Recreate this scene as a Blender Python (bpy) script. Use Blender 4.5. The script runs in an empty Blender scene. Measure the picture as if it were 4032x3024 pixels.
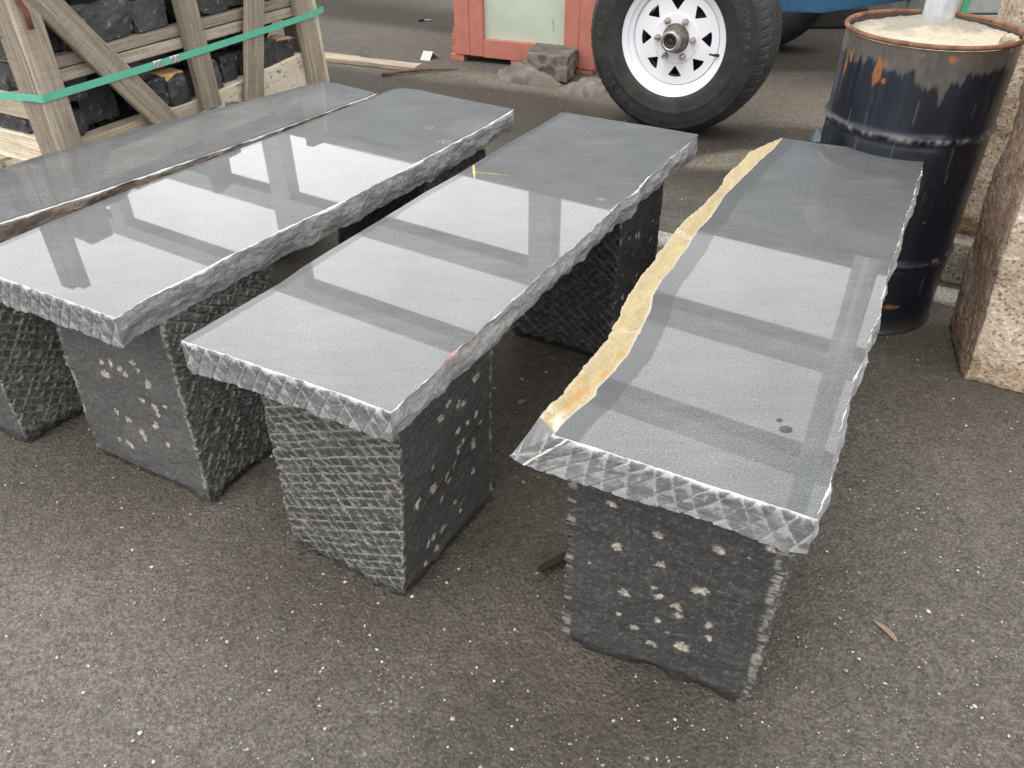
import bpy, math, random
import numpy as np
from mathutils import Matrix, Vector

random.seed(7)
SC = bpy.context.scene
COL = SC.collection
rad = math.radians

# ------------------------------------------------------------------ camera
F_PX, PITCH, ROLL, CAM_H = 3126.6, 0.6306, -0.0056, 1.068
cam_d = bpy.data.cameras.new('camera')
cam = bpy.data.objects.new('camera', cam_d)
COL.objects.link(cam)
_f = Vector((0, math.cos(PITCH), -math.sin(PITCH)))
_r0 = Vector((1, 0, 0))
_u0 = _r0.cross(_f)
_r = _r0 * math.cos(ROLL) + _u0 * math.sin(ROLL)
_u = _u0 * math.cos(ROLL) - _r0 * math.sin(ROLL)
cam.matrix_world = Matrix(((_r.x, _u.x, -_f.x, 0), (_r.y, _u.y, -_f.y, 0), (_r.z, _u.z, -_f.z, CAM_H), (0, 0, 0, 1)))
cam_d.sensor_width = 36.0
cam_d.lens = F_PX / 4032 * 36.0
cam_d.clip_start, cam_d.clip_end = 0.02, 1000
SC.camera = cam

# ------------------------------------------------------------------ sky, sun, exposure
SUN_EL, SUN_AZ = rad(58), rad(-140)      # high, behind the camera to its left, behind cloud
w = bpy.data.worlds.new('World')
SC.world = w
w.use_nodes = True
nt = w.node_tree
for n in list(nt.nodes): nt.nodes.remove(n)
out = nt.nodes.new('ShaderNodeOutputWorld')
bg = nt.nodes.new('ShaderNodeBackground')
sky = nt.nodes.new('ShaderNodeTexSky')
sky.sky_type = 'NISHITA'
sky.sun_disc = False
sky.sun_elevation = SUN_EL
sky.sun_rotation = SUN_AZ
sky.dust_density = 5
sky.air_density = 1.5
tc = nt.nodes.new('ShaderNodeTexCoord')
dot = nt.nodes.new('ShaderNodeVectorMath'); dot.operation = 'DOT_PRODUCT'
_g = Vector((math.sin(rad(-12)) * math.cos(rad(18)), math.cos(rad(-12)) * math.cos(rad(18)), math.sin(rad(18))))
dot.inputs[1].default_value = _g
nt.links.new(tc.outputs['Generated'], dot.inputs[0])
rmp = nt.nodes.new('ShaderNodeMapRange')          # the bright break in the cloud ahead
rmp.inputs['From Min'].default_value = 0.62
rmp.inputs['From Max'].default_value = 1.0
rmp.inputs['To Min'].default_value = 15.5
rmp.inputs['To Max'].default_value = 29.0
rmp.interpolation_type = 'SMOOTHSTEP'
nt.links.new(dot.outputs['Value'], rmp.inputs['Value'])
cn = nt.nodes.new('ShaderNodeTexNoise'); cn.inputs['Scale'].default_value = 2.2; cn.inputs['Detail'].default_value = 4
nt.links.new(tc.outputs['Generated'], cn.inputs['Vector'])
cm = nt.nodes.new('ShaderNodeMapRange')
cm.inputs['From Min'].default_value = 0.3; cm.inputs['From Max'].default_value = 0.7
cm.inputs['To Min'].default_value = 0.86; cm.inputs['To Max'].default_value = 1.1
nt.links.new(cn.outputs['Fac'], cm.inputs['Value'])
mul = nt.nodes.new('ShaderNodeMath'); mul.operation = 'MULTIPLY'
nt.links.new(rmp.outputs['Result'], mul.inputs[0]); nt.links.new(cm.outputs['Result'], mul.inputs[1])
cloud = nt.nodes.new('ShaderNodeCombineColor')
for i, k in enumerate((1.0, 0.985, 0.97)):
    m_ = nt.nodes.new('ShaderNodeMath'); m_.operation = 'MULTIPLY'; m_.inputs[1].default_value = k
    nt.links.new(mul.outputs[0], m_.inputs[0]); nt.links.new(m_.outputs[0], cloud.inputs[i])
mx = nt.nodes.new('ShaderNodeMixRGB'); mx.inputs['Fac'].default_value = 0.9
nt.links.new(sky.outputs['Color'], mx.inputs['Color1']); nt.links.new(cloud.outputs['Color'], mx.inputs['Color2'])
nt.links.new(mx.outputs['Color'], bg.inputs['Color'])
bg.inputs['Strength'].default_value = 0.11
nt.links.new(bg.outputs['Background'], out.inputs['Surface'])

sun_d = bpy.data.lights.new('sun', 'SUN')
sun_d.energy = 1.0
sun_d.angle = rad(35)
sun_d.color = (1.0, 0.96, 0.9)
sun = bpy.data.objects.new('sun', sun_d)
COL.objects.link(sun)
_sd = Vector((math.sin(SUN_AZ) * math.cos(SUN_EL), math.cos(SUN_AZ) * math.cos(SUN_EL), math.sin(SUN_EL)))
sun.rotation_euler = _sd.to_track_quat('Z', 'Y').to_euler()

SC.view_settings.view_transform = 'Standard'
SC.view_settings.look = 'None'
SC.view_settings.exposure = 0.33
SC.view_settings.gamma = 1.0

# ------------------------------------------------------------------ noise (numpy)
def _hash(ix, iy, iz, seed):
    h = (ix.astype(np.int64) * 374761393 + iy.astype(np.int64) * 668265263 + iz.astype(np.int64) * 2147483647 + seed * 974711) & 0xFFFFFFFF
    h = ((h ^ (h >> 13)) * 1274126177) & 0xFFFFFFFF
    h = ((h ^ (h >> 16)) * 2246822519) & 0xFFFFFFFF
    h = h ^ (h >> 15)
    return (h & 0xFFFFFF) / float(0xFFFFFF)

def vnoise(p, seed=0):
    p = np.asarray(p, float)
    i = np.floor(p).astype(np.int64); f = p - i
    f = f * f * (3 - 2 * f)
    r = 0
    for dx in (0, 1):
        for dy in (0, 1):
            for dz in (0, 1):
                wgt = (f[:, 0] if dx else 1 - f[:, 0]) * (f[:, 1] if dy else 1 - f[:, 1]) * (f[:, 2] if dz else 1 - f[:, 2])
                r = r + wgt * _hash(i[:, 0] + dx, i[:, 1] + dy, i[:, 2] + dz, seed)
    return r * 2 - 1

def fbm(p, seed=0, octv=4, gain=.5):
    p = np.asarray(p, float); a = 1.; s = 0; t = 0
    for o in range(octv):
        s = s + a * vnoise(p * 2 ** o, seed + 17 * o); t += a; a *= gain
    return s / t

def P3(*a):
    a = np.broadcast_arrays(*[np.asarray(x, float) for x in a])
    return np.stack([x.ravel() for x in a], 1)

def worley(p, seed=0):
    """distance to nearest and second feature, id noise of nearest cell"""
    p = np.asarray(p, float); i = np.floor(p).astype(np.int64)
    f1 = np.full(len(p), 9.); f2 = np.full(len(p), 9.); cid = np.zeros(len(p))
    for dx in (-1, 0, 1):
        for dy in (-1, 0, 1):
            for dz in (-1, 0, 1):
                c = i + np.array([dx, dy, dz])
                q = np.stack([_hash(c[:, 0], c[:, 1], c[:, 2], seed + k) for k in (1, 2, 3)], 1) + c
                d = np.sqrt(((p - q) ** 2).sum(1))
                near = d < f1
                f2 = np.where(near, f1, np.minimum(f2, d))
                cid = np.where(near, _hash(c[:, 0], c[:, 1], c[:, 2], seed + 9), cid)
                f1 = np.minimum(f1, d)
    return f1, f2, cid

def sstep(a, b, x):
    t = np.clip((x - a) / (b - a), 0, 1)
    return t * t * (3 - 2 * t)

def lerp(a, b, t): return a + (b - a) * t

# ------------------------------------------------------------------ object helpers
def tag(o, label=None, cat=None, group=None, kind=None):
    if label: o['label'] = label
    if cat: o['category'] = cat
    if group: o['group'] = group
    if kind: o['kind'] = kind
    return o

ROOT = {}
def thing(name, label, cat, loc=(0, 0, 0), group=None, mat=None):
    o = bpy.data.objects.new(name, None)
    o.empty_display_size = .1
    COL.objects.link(o)
    o.matrix_world = mat if mat is not None else Matrix.Translation(loc)
    ROOT[o.name] = Vector(o.matrix_world.translation)
    return tag(o, label, cat, group)

def mk(name, V, F, mats, parent=None, origin=None, col=None, attrs=None, midx=None, smooth=True, local=False):
    """V (N,3); F list of (n,k) index arrays. World coordinates unless local; origin defaults to the parent's base."""
    V = np.asarray(V, float)
    if origin is None:
        origin = np.zeros(3) if (local or parent is None) else np.array(ROOT.get(parent.name, (0, 0, 0)))
    origin = np.asarray(origin, float)
    V = V - origin
    F = [np.asarray(f, np.int32) for f in (F if isinstance(F, list) else [F])]
    F = [f for f in F if len(f)]
    me = bpy.data.meshes.new(name)
    me.vertices.add(len(V)); me.vertices.foreach_set('co', V.ravel())
    nl = sum(f.size for f in F); npol = sum(len(f) for f in F)
    me.loops.add(nl); me.loops.foreach_set('vertex_index', np.concatenate([f.ravel() for f in F]))
    me.polygons.add(npol)
    tot = np.concatenate([np.full(len(f), f.shape[1]) for f in F])
    st = np.concatenate([[0], np.cumsum(tot)[:-1]])
    me.polygons.foreach_set('loop_start', st.astype(np.int32))
    me.polygons.foreach_set('loop_total', tot.astype(np.int32))
    for m in (mats if isinstance(mats, (list, tuple)) else [mats]): me.materials.append(m)
    if midx is not None: me.polygons.foreach_set('material_index', np.asarray(midx, np.int32))
    me.polygons.foreach_set('use_smooth', np.full(npol, bool(smooth)))
    if col is not None:
        a = me.attributes.new('col', 'FLOAT_COLOR', 'POINT')
        c = np.ones((len(V), 4)); c[:, :3] = np.clip(col, 0, 1)
        a.data.foreach_set('color', c.ravel())
    for k, v in (attrs or {}).items():
        a = me.attributes.new(k, 'FLOAT', 'POINT'); a.data.foreach_set('value', np.asarray(v, float))
    me.update(calc_edges=True); me.validate()
    o = bpy.data.objects.new(name, me)
    COL.objects.link(o)
    if parent is not None:
        o.parent = parent
        if not local: o.location = Vector(origin) - ROOT.get(parent.name, Vector((0, 0, 0)))
    else:
        o.location = origin
    ROOT[o.name] = Vector(origin)
    return o

def grid_faces(nu, nv, wrap_u=False, off=0, flip=False):
    """index of vertex (i along u, j along v) = j*nu+i"""
    i = np.arange(nu if wrap_u else nu - 1); j = np.arange(nv - 1)
    I, J = np.meshgrid(i, j); I = I.ravel(); J = J.ravel(); I2 = (I + 1) % nu
    f = np.stack([J * nu + I, J * nu + I2, (J + 1) * nu + I2, (J + 1) * nu + I], 1) + off
    return f[:, ::-1] if flip else f

def box(c, s, bev=.004):
    """bevelled box, centre c, size s: (V,F)"""
    hx, hy, hz = np.array(s) / 2.
    b = min(bev, hx * .4, hy * .4, hz * .4)
    import bmesh
    bm = bmesh.new()
    bmesh.ops.create_cube(bm, size=1)
    for v in bm.verts: v.co = Vector((v.co.x * 2 * hx, v.co.y * 2 * hy, v.co.z * 2 * hz))
    if b > 0: bmesh.ops.bevel(bm, geom=list(bm.edges), offset=b, segments=2, profile=.7, affect='EDGES')
    return bm_out(bm, c)

def bm_out(bm, c=(0, 0, 0)):
    bm.verts.index_update()
    V = np.array([v.co[:] for v in bm.verts]) + np.array(c)
    d = {}
    for f in bm.faces: d.setdefault(len(f.verts), []).append([v.index for v in f.verts])
    bm.free()
    return V, [np.array(x) for x in d.values()]

def join(parts):
    V = []; F = {}; n = 0
    for v, f in parts:
        for a in (f if isinstance(f, list) else [f]):
            a = np.asarray(a)
            F.setdefault(a.shape[1], []).append(a + n)
        V.append(v); n += len(v)
    return np.concatenate(V), [np.concatenate(x) for x in F.values()]

def xf(part, M):
    v, f = part
    M = np.array(M)
    return v @ M[:3, :3].T + M[:3, 3], f

def lathe(prof, n=96, a0=0., a1=2 * math.pi):
    """prof list of (r,z) about local Z; outward normals when z rises with the loop order on the outside"""
    prof = np.array(prof, float); m = len(prof)
    a = np.linspace(a0, a1, n, endpoint=False)
    r = prof[:, 0][:, None]; z = prof[:, 1][:, None]
    V = np.stack([(r * np.cos(a)), (r * np.sin(a)), z + 0 * a], -1).reshape(-1, 3)
    return V, [grid_faces(n, m, True)]

def tube(pts, rr, n=10, cap=True):
    pts = np.array(pts, float); rr = np.broadcast_to(np.asarray(rr, float), len(pts))
    t = np.gradient(pts, axis=0); t /= np.linalg.norm(t, axis=1)[:, None]
    ref = np.array([0, 0, 1.]) if abs(t[0][2]) < .9 else np.array([1., 0, 0])
    V = []
    for p, d, r in zip(pts, t, rr):
        x = np.cross(ref, d); x /= np.linalg.norm(x); y = np.cross(d, x)
        a = np.linspace(0, 2 * np.pi, n, endpoint=False)
        V.append(p + r * (np.cos(a)[:, None] * x + np.sin(a)[:, None] * y))
    V = np.concatenate(V); F = [grid_faces(n, len(pts), True)]
    if cap: F.append(np.array([list(range(n))[::-1], list(range(len(V) - n, len(V)))]))
    return V, F

# ------------------------------------------------------------------ materials
def new_mat(name):
    m = bpy.data.materials.new(name); m.use_nodes = True
    t = m.node_tree
    return m, t, t.nodes['Principled BSDF']

def N(t, kind, **kw):
    n = t.nodes.new(kind)
    for k, v in kw.items():
        if k in n.inputs: n.inputs[k].default_value = v
        else: setattr(n, k, v)
    return n

def noise(t, vec, scale, detail=4, rough=.55, dist=0):
    n = N(t, 'ShaderNodeTexNoise', Scale=scale, Detail=detail, Roughness=rough, Distortion=dist)
    if vec is not None: t.links.new(vec, n.inputs['Vector'])
    return n.outputs['Fac']

def mrange(t, val, a, b, c, d):
    n = N(t, 'ShaderNodeMapRange'); n.inputs['From Min'].default_value = a; n.inputs['From Max'].default_value = b
    n.inputs['To Min'].default_value = c; n.inputs['To Max'].default_value = d
    t.links.new(val, n.inputs['Value'])
    return n.outputs['Result']

def mixc(t, fac, a, b, mode='MIX'):
    n = N(t, 'ShaderNodeMixRGB', blend_type=mode)
    for s, v in ((0, fac), (1, a), (2, b)):
        if hasattr(v, 'links') or isinstance(v, bpy.types.NodeSocket): t.links.new(v, n.inputs[s])
        elif s == 0: n.inputs[0].default_value = v
        else: n.inputs[s].default_value = (*v, 1)
    return n.outputs[0]

def mathn(t, op, a, b=0.):
    n = N(t, 'ShaderNodeMath', operation=op)
    for s, v in ((0, a), (1, b)):
        if isinstance(v, bpy.types.NodeSocket): t.links.new(v, n.inputs[s])
        else: n.inputs[s].default_value = v
    return n.outputs[0]

def scaled(t, vec, s):
    n = N(t, 'ShaderNodeMapping'); n.inputs['Scale'].default_value = s
    t.links.new(vec, n.inputs['Vector'])
    return n.outputs['Vector']

def bump(t, b, h, strength, dist):
    n = N(t, 'ShaderNodeBump', Strength=strength, Distance=dist)
    t.links.new(h, n.inputs['Height']); t.links.new(n.outputs['Normal'], b.inputs['Normal'])

def simple(name, colr, rough=.6, metal=0., spec=.5, nz=.15, scale=40, bmp=0., bscale=200):
    m, t, b = new_mat(name)
    tcn = N(t, 'ShaderNodeTexCoord').outputs['Object']
    f = noise(t, tcn, scale, 5)
    v = mrange(t, f, .3, .7, 1 - nz, 1 + nz)
    hs = N(t, 'ShaderNodeMixRGB', blend_type='MULTIPLY'); hs.inputs[0].default_value = 1
    hs.inputs[1].default_value = (*colr, 1)
    t.links.new(v, hs.inputs[2]); t.links.new(hs.outputs[0], b.inputs['Base Color'])
    b.inputs['Roughness'].default_value = rough; b.inputs['Metallic'].default_value = metal
    b.inputs['Specular IOR Level'].default_value = spec
    if bmp: bump(t, b, noise(t, tcn, bscale, 4), bmp, .002)
    return m

def colmat(name, rough=.8, spec=.4, fine=300, famt=.25, bmp=.4, bdist=.002, bscale=260, bdetail=6):
    """albedo from the vertex colours of the mesh, broken up by fine noise"""
    m, t, b = new_mat(name)
    tcn = N(t, 'ShaderNodeTexCoord').outputs['Object']
    at = N(t, 'ShaderNodeAttribute', attribute_name='col')
    f = mrange(t, noise(t, tcn, fine, 5, .65), .3, .7, 1 - famt, 1 + famt)
    t.links.new(mixc(t, 1., at.outputs['Color'], f, 'MULTIPLY'), b.inputs['Base Color'])
    b.inputs['Roughness'].default_value = rough
    b.inputs['Specular IOR Level'].default_value = spec
    if bmp: bump(t, b, noise(t, tcn, bscale, bdetail, .65), bmp, bdist)
    return m

M = {}
M['stone'] = colmat('cut_basalt', .72, .35, 420, .3, .55, .0016, 330)
M['rough'] = colmat('rough_basalt', .6, .4, 160, .25, .5, .003, 130)

def polished():
    m, t, b = new_mat('polished_basalt')
    tcn = N(t, 'ShaderNodeTexCoord').outputs['Object']
    base = mixc(t, mrange(t, noise(t, tcn, 9, 5), .35, .65, 0, 1), (.084, .090, .095), (.108, .114, .119))
    g = mrange(t, noise(t, tcn, 380, 4, .75), .35, .67, .5, 1.6)
    base = mixc(t, 1., base, g, 'MULTIPLY')
    stk = noise(t, scaled(t, tcn, (9, 75, 30)), 1., 5, .65, .5)
    base = mixc(t, 1., base, mrange(t, stk, .3, .7, .88, 1.11), 'MULTIPLY')
    # fine pale mineral flecks, a little longer than wide
    vo = N(t, 'ShaderNodeTexVoronoi', Scale=1.0); t.links.new(scaled(t, tcn, (130, 300, 300)), vo.inputs['Vector'])
    fl = mathn(t, 'MULTIPLY', mrange(t, vo.outputs['Distance'], .10, .2, 1, 0), mrange(t, vo.outputs['Color'], .55, .8, 0, 1))
    base = mixc(t, mathn(t, 'MULTIPLY', fl, .55), base, (.42, .42, .40))
    # film of dust and swirl marks
    d = mathn(t, 'MULTIPLY', mrange(t, noise(t, tcn, 5, 6, .6, .8), .42, .72, 0, 1), mrange(t, noise(t, scaled(t, tcn, (60, 9, 30)), 3, 5), .3, .7, .4, 1))
    at = N(t, 'ShaderNodeAttribute', attribute_name='dusty').outputs['Fac']
    d = mathn(t, 'MULTIPLY', d, mathn(t, 'ADD', at, .25))
    base = mixc(t, mathn(t, 'MULTIPLY', d, .42), base, (.21, .225, .235))
    hone = N(t, 'ShaderNodeAttribute', attribute_name='hone').outputs['Fac']
    base = mixc(t, mathn(t, 'MULTIPLY', hone, .65), base, (.062, .064, .068))
    mk_ = N(t, 'ShaderNodeAttribute', attribute_name='mark').outputs['Fac']
    base = mixc(t, mathn(t, 'MULTIPLY', mk_, mrange(t, noise(t, tcn, 170, 4), .46, .62, 0, .5)), base, (.42, .42, .41))
    t.links.new(base, b.inputs['Base Color'])
    r = mathn(t, 'ADD', mrange(t, noise(t, tcn, 14, 5), .3, .7, .010, .022), mathn(t, 'MULTIPLY', hone, .02))
    r = mathn(t, 'ADD', r, mathn(t, 'MULTIPLY', d, .05))
    t.links.new(r, b.inputs['Roughness'])
    t.links.new(mathn(t, 'SUBTRACT', 1.47, mathn(t, 'MULTIPLY', hone, .20)), b.inputs['IOR'])
    b.inputs['Coat Weight'].default_value = .50; b.inputs['Coat Roughness'].default_value = .42; b.inputs['Coat IOR'].default_value = 1.5
    return m
M['polish'] = polished()

def wood(name, a, b_, c):
    m, t, bs = new_mat(name)
    tcn = N(t, 'ShaderNodeTexCoord').outputs['Object']
    rnd = N(t, 'ShaderNodeObjectInfo').outputs['Random']
    off = N(t, 'ShaderNodeVectorMath', operation='ADD'); t.links.new(tcn, off.inputs[0])
    cb = N(t, 'ShaderNodeCombineXYZ')
    for i in range(3): t.links.new(mathn(t, 'MULTIPLY', rnd, 7.3 + i * 3), cb.inputs[i])
    t.links.new(cb.outputs[0], off.inputs[1]); v = off.outputs[0]
    gr = noise(t, scaled(t, v, (3.5, 75, 75)), 1.0, 7, .72, 1.6)
    gr2 = noise(t, scaled(t, v, (2.2, 34, 34)), 1.0, 5, .6, 1.2)
    saw = noise(t, scaled(t, v, (260, 12, 12)), 1.0, 2)
    blot = noise(t, scaled(t, v, (6, 14, 14)), 1.0, 4)
    cc = mixc(t, mrange(t, gr2, .35, .65, 0, 1), a, b_)
    cc = mixc(t, mrange(t, blot, .48, .72, 0, .7), cc, c)
    cc = mixc(t, 1., cc, mrange(t, gr, .3, .7, .55, 1.4), 'MULTIPLY')
    cc = mixc(t, 1., cc, mrange(t, saw, .3, .7, .88, 1.1), 'MULTIPLY')
    cc = mixc(t, 1., cc, mrange(t, rnd, 0, 1, .72, 1.18), 'MULTIPLY')
    t.links.new(cc, bs.inputs['Base Color'])
    bs.inputs['Roughness'].default_value = .85; bs.inputs['Specular IOR Level'].default_value = .2
    bump(t, bs, mathn(t, 'ADD', gr, mathn(t, 'MULTIPLY', saw, .4)), .5, .002)
    return m
M['wood'] = wood('weathered_timber', (.275, .234, .188), (.40, .352, .29), (.38, .31, .215))
M['palewood'] = wood('pale_timber', (.52, .45, .34), (.64, .57, .45), (.58, .47, .29))
M['twig'] = wood('dark_twig', (.045, .032, .022), (.075, .055, .038), (.035, .026, .02))
M['stick'] = wood('brown_stick', (.10, .06, .03), (.17, .11, .055), (.07, .045, .03))

def spotted():
    m, t, b = new_mat('spotted_bark')
    tcn = N(t, 'ShaderNodeTexCoord').outputs['Object']
    f = noise(t, scaled(t, tcn, (45, 70, 70)), 1., 4, .6)
    g = noise(t, scaled(t, tcn, (4, 20, 20)), 1., 4)
    c = mixc(t, mrange(t, g, .35, .65, 0, 1), (.58, .50, .37), (.68, .62, .50))
    c = mixc(t, mrange(t, f, .56, .64, 0, .75), c, (.11, .09, .07))
    t.links.new(c, b.inputs['Base Color']); b.inputs['Roughness'].default_value = .8
    bump(t, b, f, .35, .003)
    return m
M['bark'] = spotted()

M['strap'] = simple('green_strap', (.12, .47, .33), .35, nz=.06, scale=30)
M['clip'] = simple('strap_seal', (.55, .56, .57), .35, .6, nz=.2, scale=90, bmp=.4)
M['rust'] = simple('rusty_iron', (.16, .062, .036), .85, nz=.35, scale=60, bmp=.4)
M['whitepaint'] = simple('white_enamel', (.82, .82, .88), .28, nz=.03, scale=12)
M['steel'] = simple('dull_steel', (.42, .41, .38), .42, .8, nz=.2, scale=120)
M['grease'] = simple('greasy_hub', (.15, .135, .115), .45, .3, nz=.4, scale=60)
M['blackrub'] = simple('black_plastic', (.018, .018, .018), .5, nz=.3)
M['galv'] = simple('galvanised_pipe', (.46, .49, .52), .42, .35, nz=.22, scale=24, bmp=.15, bscale=90)
M['redpaint'] = simple('red_lacquer_wood', (.47, .175, .135), .5, nz=.12, scale=18, bmp=.15, bscale=90)
M['bluesteel'] = simple('blue_enamel', (.028, .105, .21), .42, nz=.15, scale=9)
M['navy'] = simple('navy_enamel', (.02, .03, .07), .5)
M['redplastic'] = simple('red_plastic', (.62, .04, .035), .4, nz=.1)
M['whitemetal'] = simple('white_painted_angle', (.50, .50, .48), .5, nz=.2, scale=90)
M['greyboard'] = simple('grey_boards', (.27, .28, .27), .7, nz=.15, scale=20)
M['greenstrap'] = simple('dark_green_strap', (.04, .30, .13), .4)
M['bluescrap'] = simple('blue_grey_sheet', (.07, .105, .12), .5, nz=.25)
M['shedwall'] = simple('slate_blue_siding', (.075, .092, .108), .7, nz=.12, scale=3)
M['shedbeam'] = simple('grey_steel_beam', (.60, .62, .63), .6, nz=.12, scale=4)
M['fascia'] = simple('brown_fascia', (.16, .12, .085), .7, nz=.15, scale=6)
M['chalk'] = simple('yellow_chalk', (.46, .39, .13), .9, nz=.3, scale=300)
M['iron'] = simple('dark_iron', (.03, .03, .032), .5, .3, nz=.3)

def green_panel():
    m, t, b = new_mat('pale_green_panel')
    tcn = N(t, 'ShaderNodeTexCoord').outputs['Object']
    g = noise(t, tcn, 7, 4)
    c = mixc(t, mrange(t, g, .35, .65, 0, 1), (.45, .52, .43), (.51, .57, .48))
    s = mathn(t, 'MULTIPLY', mrange(t, noise(t, scaled(t, tcn, (120, 120, 14)), 1., 3), .62, .68, 0, 1), mrange(t, noise(t, tcn, 6, 2), .5, .65, 0, 1))
    c = mixc(t, mathn(t, 'MULTIPLY', s, .6), c, (.12, .13, .11))
    t.links.new(c, b.inputs['Base Color']); b.inputs['Roughness'].default_value = .55
    return m
M['panel'] = green_panel()

def granite():
    m, t, b = new_mat('tan_granite')
    tcn = N(t, 'ShaderNodeTexCoord').outputs['Object']
    g = noise(t, tcn, 7, 5, .6)
    c = mixc(t, mrange(t, g, .36, .64, 0, 1), (.52, .38, .25), (.64, .54, .43))
    at = N(t, 'ShaderNodeAttribute', attribute_name='col')
    vo = N(t, 'ShaderNodeTexVoronoi', Scale=130.); t.links.new(tcn, vo.inputs['Vector'])
    c = mixc(t, mrange(t, vo.outputs['Color'], .55, .8, 0, .8), c, (.74, .69, .62))
    vo2 = N(t, 'ShaderNodeTexVoronoi', Scale=170.); t.links.new(tcn, vo2.inputs['Vector'])
    c = mixc(t, mrange(t, vo2.outputs['Color'], .74, .84, 0, .7), c, (.10, .085, .075))
    c = mixc(t, mrange(t, noise(t, tcn, 34, 5, .7), .5, .7, 0, .55), c, (.20, .14, .095))
    c = mixc(t, mrange(t, noise(t, tcn, 4.5, 6, .65, .8), .52, .66, 0, .62), c, (.20, .13, .08))
    c = mixc(t, 1., c, at.outputs['Color'], 'MULTIPLY')
    t.links.new(c, b.inputs['Base Color']); b.inputs['Roughness'].default_value = .85; b.inputs['Specular IOR Level'].default_value = .25
    bump(t, b, mathn(t, 'ADD', noise(t, tcn, 80, 7, .7), mathn(t, 'MULTIPLY', vo.outputs['Distance'], .3)), .9, .006)
    return m
M['granite'] = granite()

def asphalt():
    m, t, b = new_mat('asphalt')
    tcn = N(t, 'ShaderNodeTexCoord').outputs['Object']
    at = N(t, 'ShaderNodeAttribute', attribute_name='col').outputs['Color']
    f1 = noise(t, tcn, 170, 6, .72)
    c = mixc(t, 1., at, mrange(t, f1, .34, .66, .62, 1.42), 'MULTIPLY')
    c = mixc(t, 1., c, mrange(t, noise(t, tcn, 26, 5, .65), .3, .7, .82, 1.18), 'MULTIPLY')
    ag = N(t, 'ShaderNodeTexVoronoi', Scale=235., feature='DISTANCE_TO_EDGE'); t.links.new(tcn, ag.inputs['Vector'])
    ac = N(t, 'ShaderNodeTexVoronoi', Scale=235.); t.links.new(tcn, ac.inputs['Vector'])
    acs = N(t, 'ShaderNodeSeparateColor'); t.links.new(ac.outputs['Color'], acs.inputs[0])
    gap = mathn(t, 'MULTIPLY', mrange(t, ag.outputs['Distance'], .0, .14, 1, 0), mrange(t, noise(t, tcn, 60, 4, .7), .38, .6, 0, .75))
    c = mixc(t, 1., c, mrange(t, acs.outputs[0], 0, 1, .78, 1.25), 'MULTIPLY')
    c = mixc(t, gap, c, (.018, .016, .014))
    vo = N(t, 'ShaderNodeTexVoronoi', Scale=150., Randomness=1.); t.links.new(tcn, vo.inputs['Vector'])
    dots = mathn(t, 'MULTIPLY', mrange(t, vo.outputs['Distance'], .16, .26, 1, 0), mrange(t, vo.outputs['Color'], .78, .83, 0, 1))
    hue = N(t, 'ShaderNodeSeparateColor'); t.links.new(vo.outputs['Color'], hue.inputs[0])
    dc = mixc(t, hue.outputs[2], (.30, .25, .19), (.20, .22, .21))
    c = mixc(t, mathn(t, 'MULTIPLY', dots, .75), c, dc)
    vo3 = N(t, 'ShaderNodeTexVoronoi', Scale=340.); t.links.new(tcn, vo3.inputs['Vector'])
    d3 = mathn(t, 'MULTIPLY', mrange(t, vo3.outputs['Distance'], .18, .28, 1, 0), mrange(t, vo3.outputs['Color'], .84, .88, 0, 1))
    c = mixc(t, mathn(t, 'MULTIPLY', d3, .8), c, (.42, .38, .32))
    t.links.new(c, b.inputs['Base Color'])
    wet_shade = N(t, 'ShaderNodeAttribute', attribute_name='wet_shade').outputs['Fac']
    r = mathn(t, 'SUBTRACT', .82, mathn(t, 'MULTIPLY', wet_shade, .2))
    t.links.new(r, b.inputs['Roughness']); b.inputs['Specular IOR Level'].default_value = .35
    h = mathn(t, 'ADD', mathn(t, 'MULTIPLY', noise(t, tcn, 130, 6, .7), 1.), mathn(t, 'MULTIPLY', mrange(t, vo.outputs['Distance'], 0, .7, 1, 0), .6))
    bump(t, b, h, .65, .005)
    return m
M['asphalt'] = asphalt()

def tyre_mat():
    m, t, b = new_mat('tyre_rubber')
    tcn = N(t, 'ShaderNodeTexCoord').outputs['Object']
    f = noise(t, tcn, 16, 6, .65)
    c = mixc(t, mrange(t, f, .4, .75, 0, 1), (.020, .020, .020), (.048, .045, .041))
    t.links.new(c, b.inputs['Base Color'])
    b.inputs['Roughness'].default_value = .62; b.inputs['Specular IOR Level'].default_value = .4
    bump(t, b, noise(t, tcn, 120, 4), .12, .001)
    return m
M['tyre'] = tyre_mat()
M['letter'] = simple('raised_rubber', (.060, .058, .055), .6, nz=.2)
M['sack'] = colmat('cement_crusted_cloth', .95, .15, 260, .3, .9, .004, 150)
M['sand'] = colmat('sand', .95, .1, 420, .22, .7, .004, 260)
M['drum'] = colmat('worn_drum_paint', .36, .5, 60, .12, .12, .001, 200)
M['chip'] = colmat('loose_chips', .85, .3, 200, .15, 0)
M['strip'] = simple('exposed_aggregate', (.34, .33, .29), .9, nz=.6, scale=170, bmp=.8, bscale=170)
M['debris'] = colmat('dry_debris', .9, .2, 300, .2, 0)

def water():
    m, t, b = new_mat('water')
    b.inputs['Base Color'].default_value = (.045, .047, .05, 1); b.inputs['Roughness'].default_value = .0
    b.inputs['IOR'].default_value = 1.4
    return m
M['water'] = water()

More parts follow.
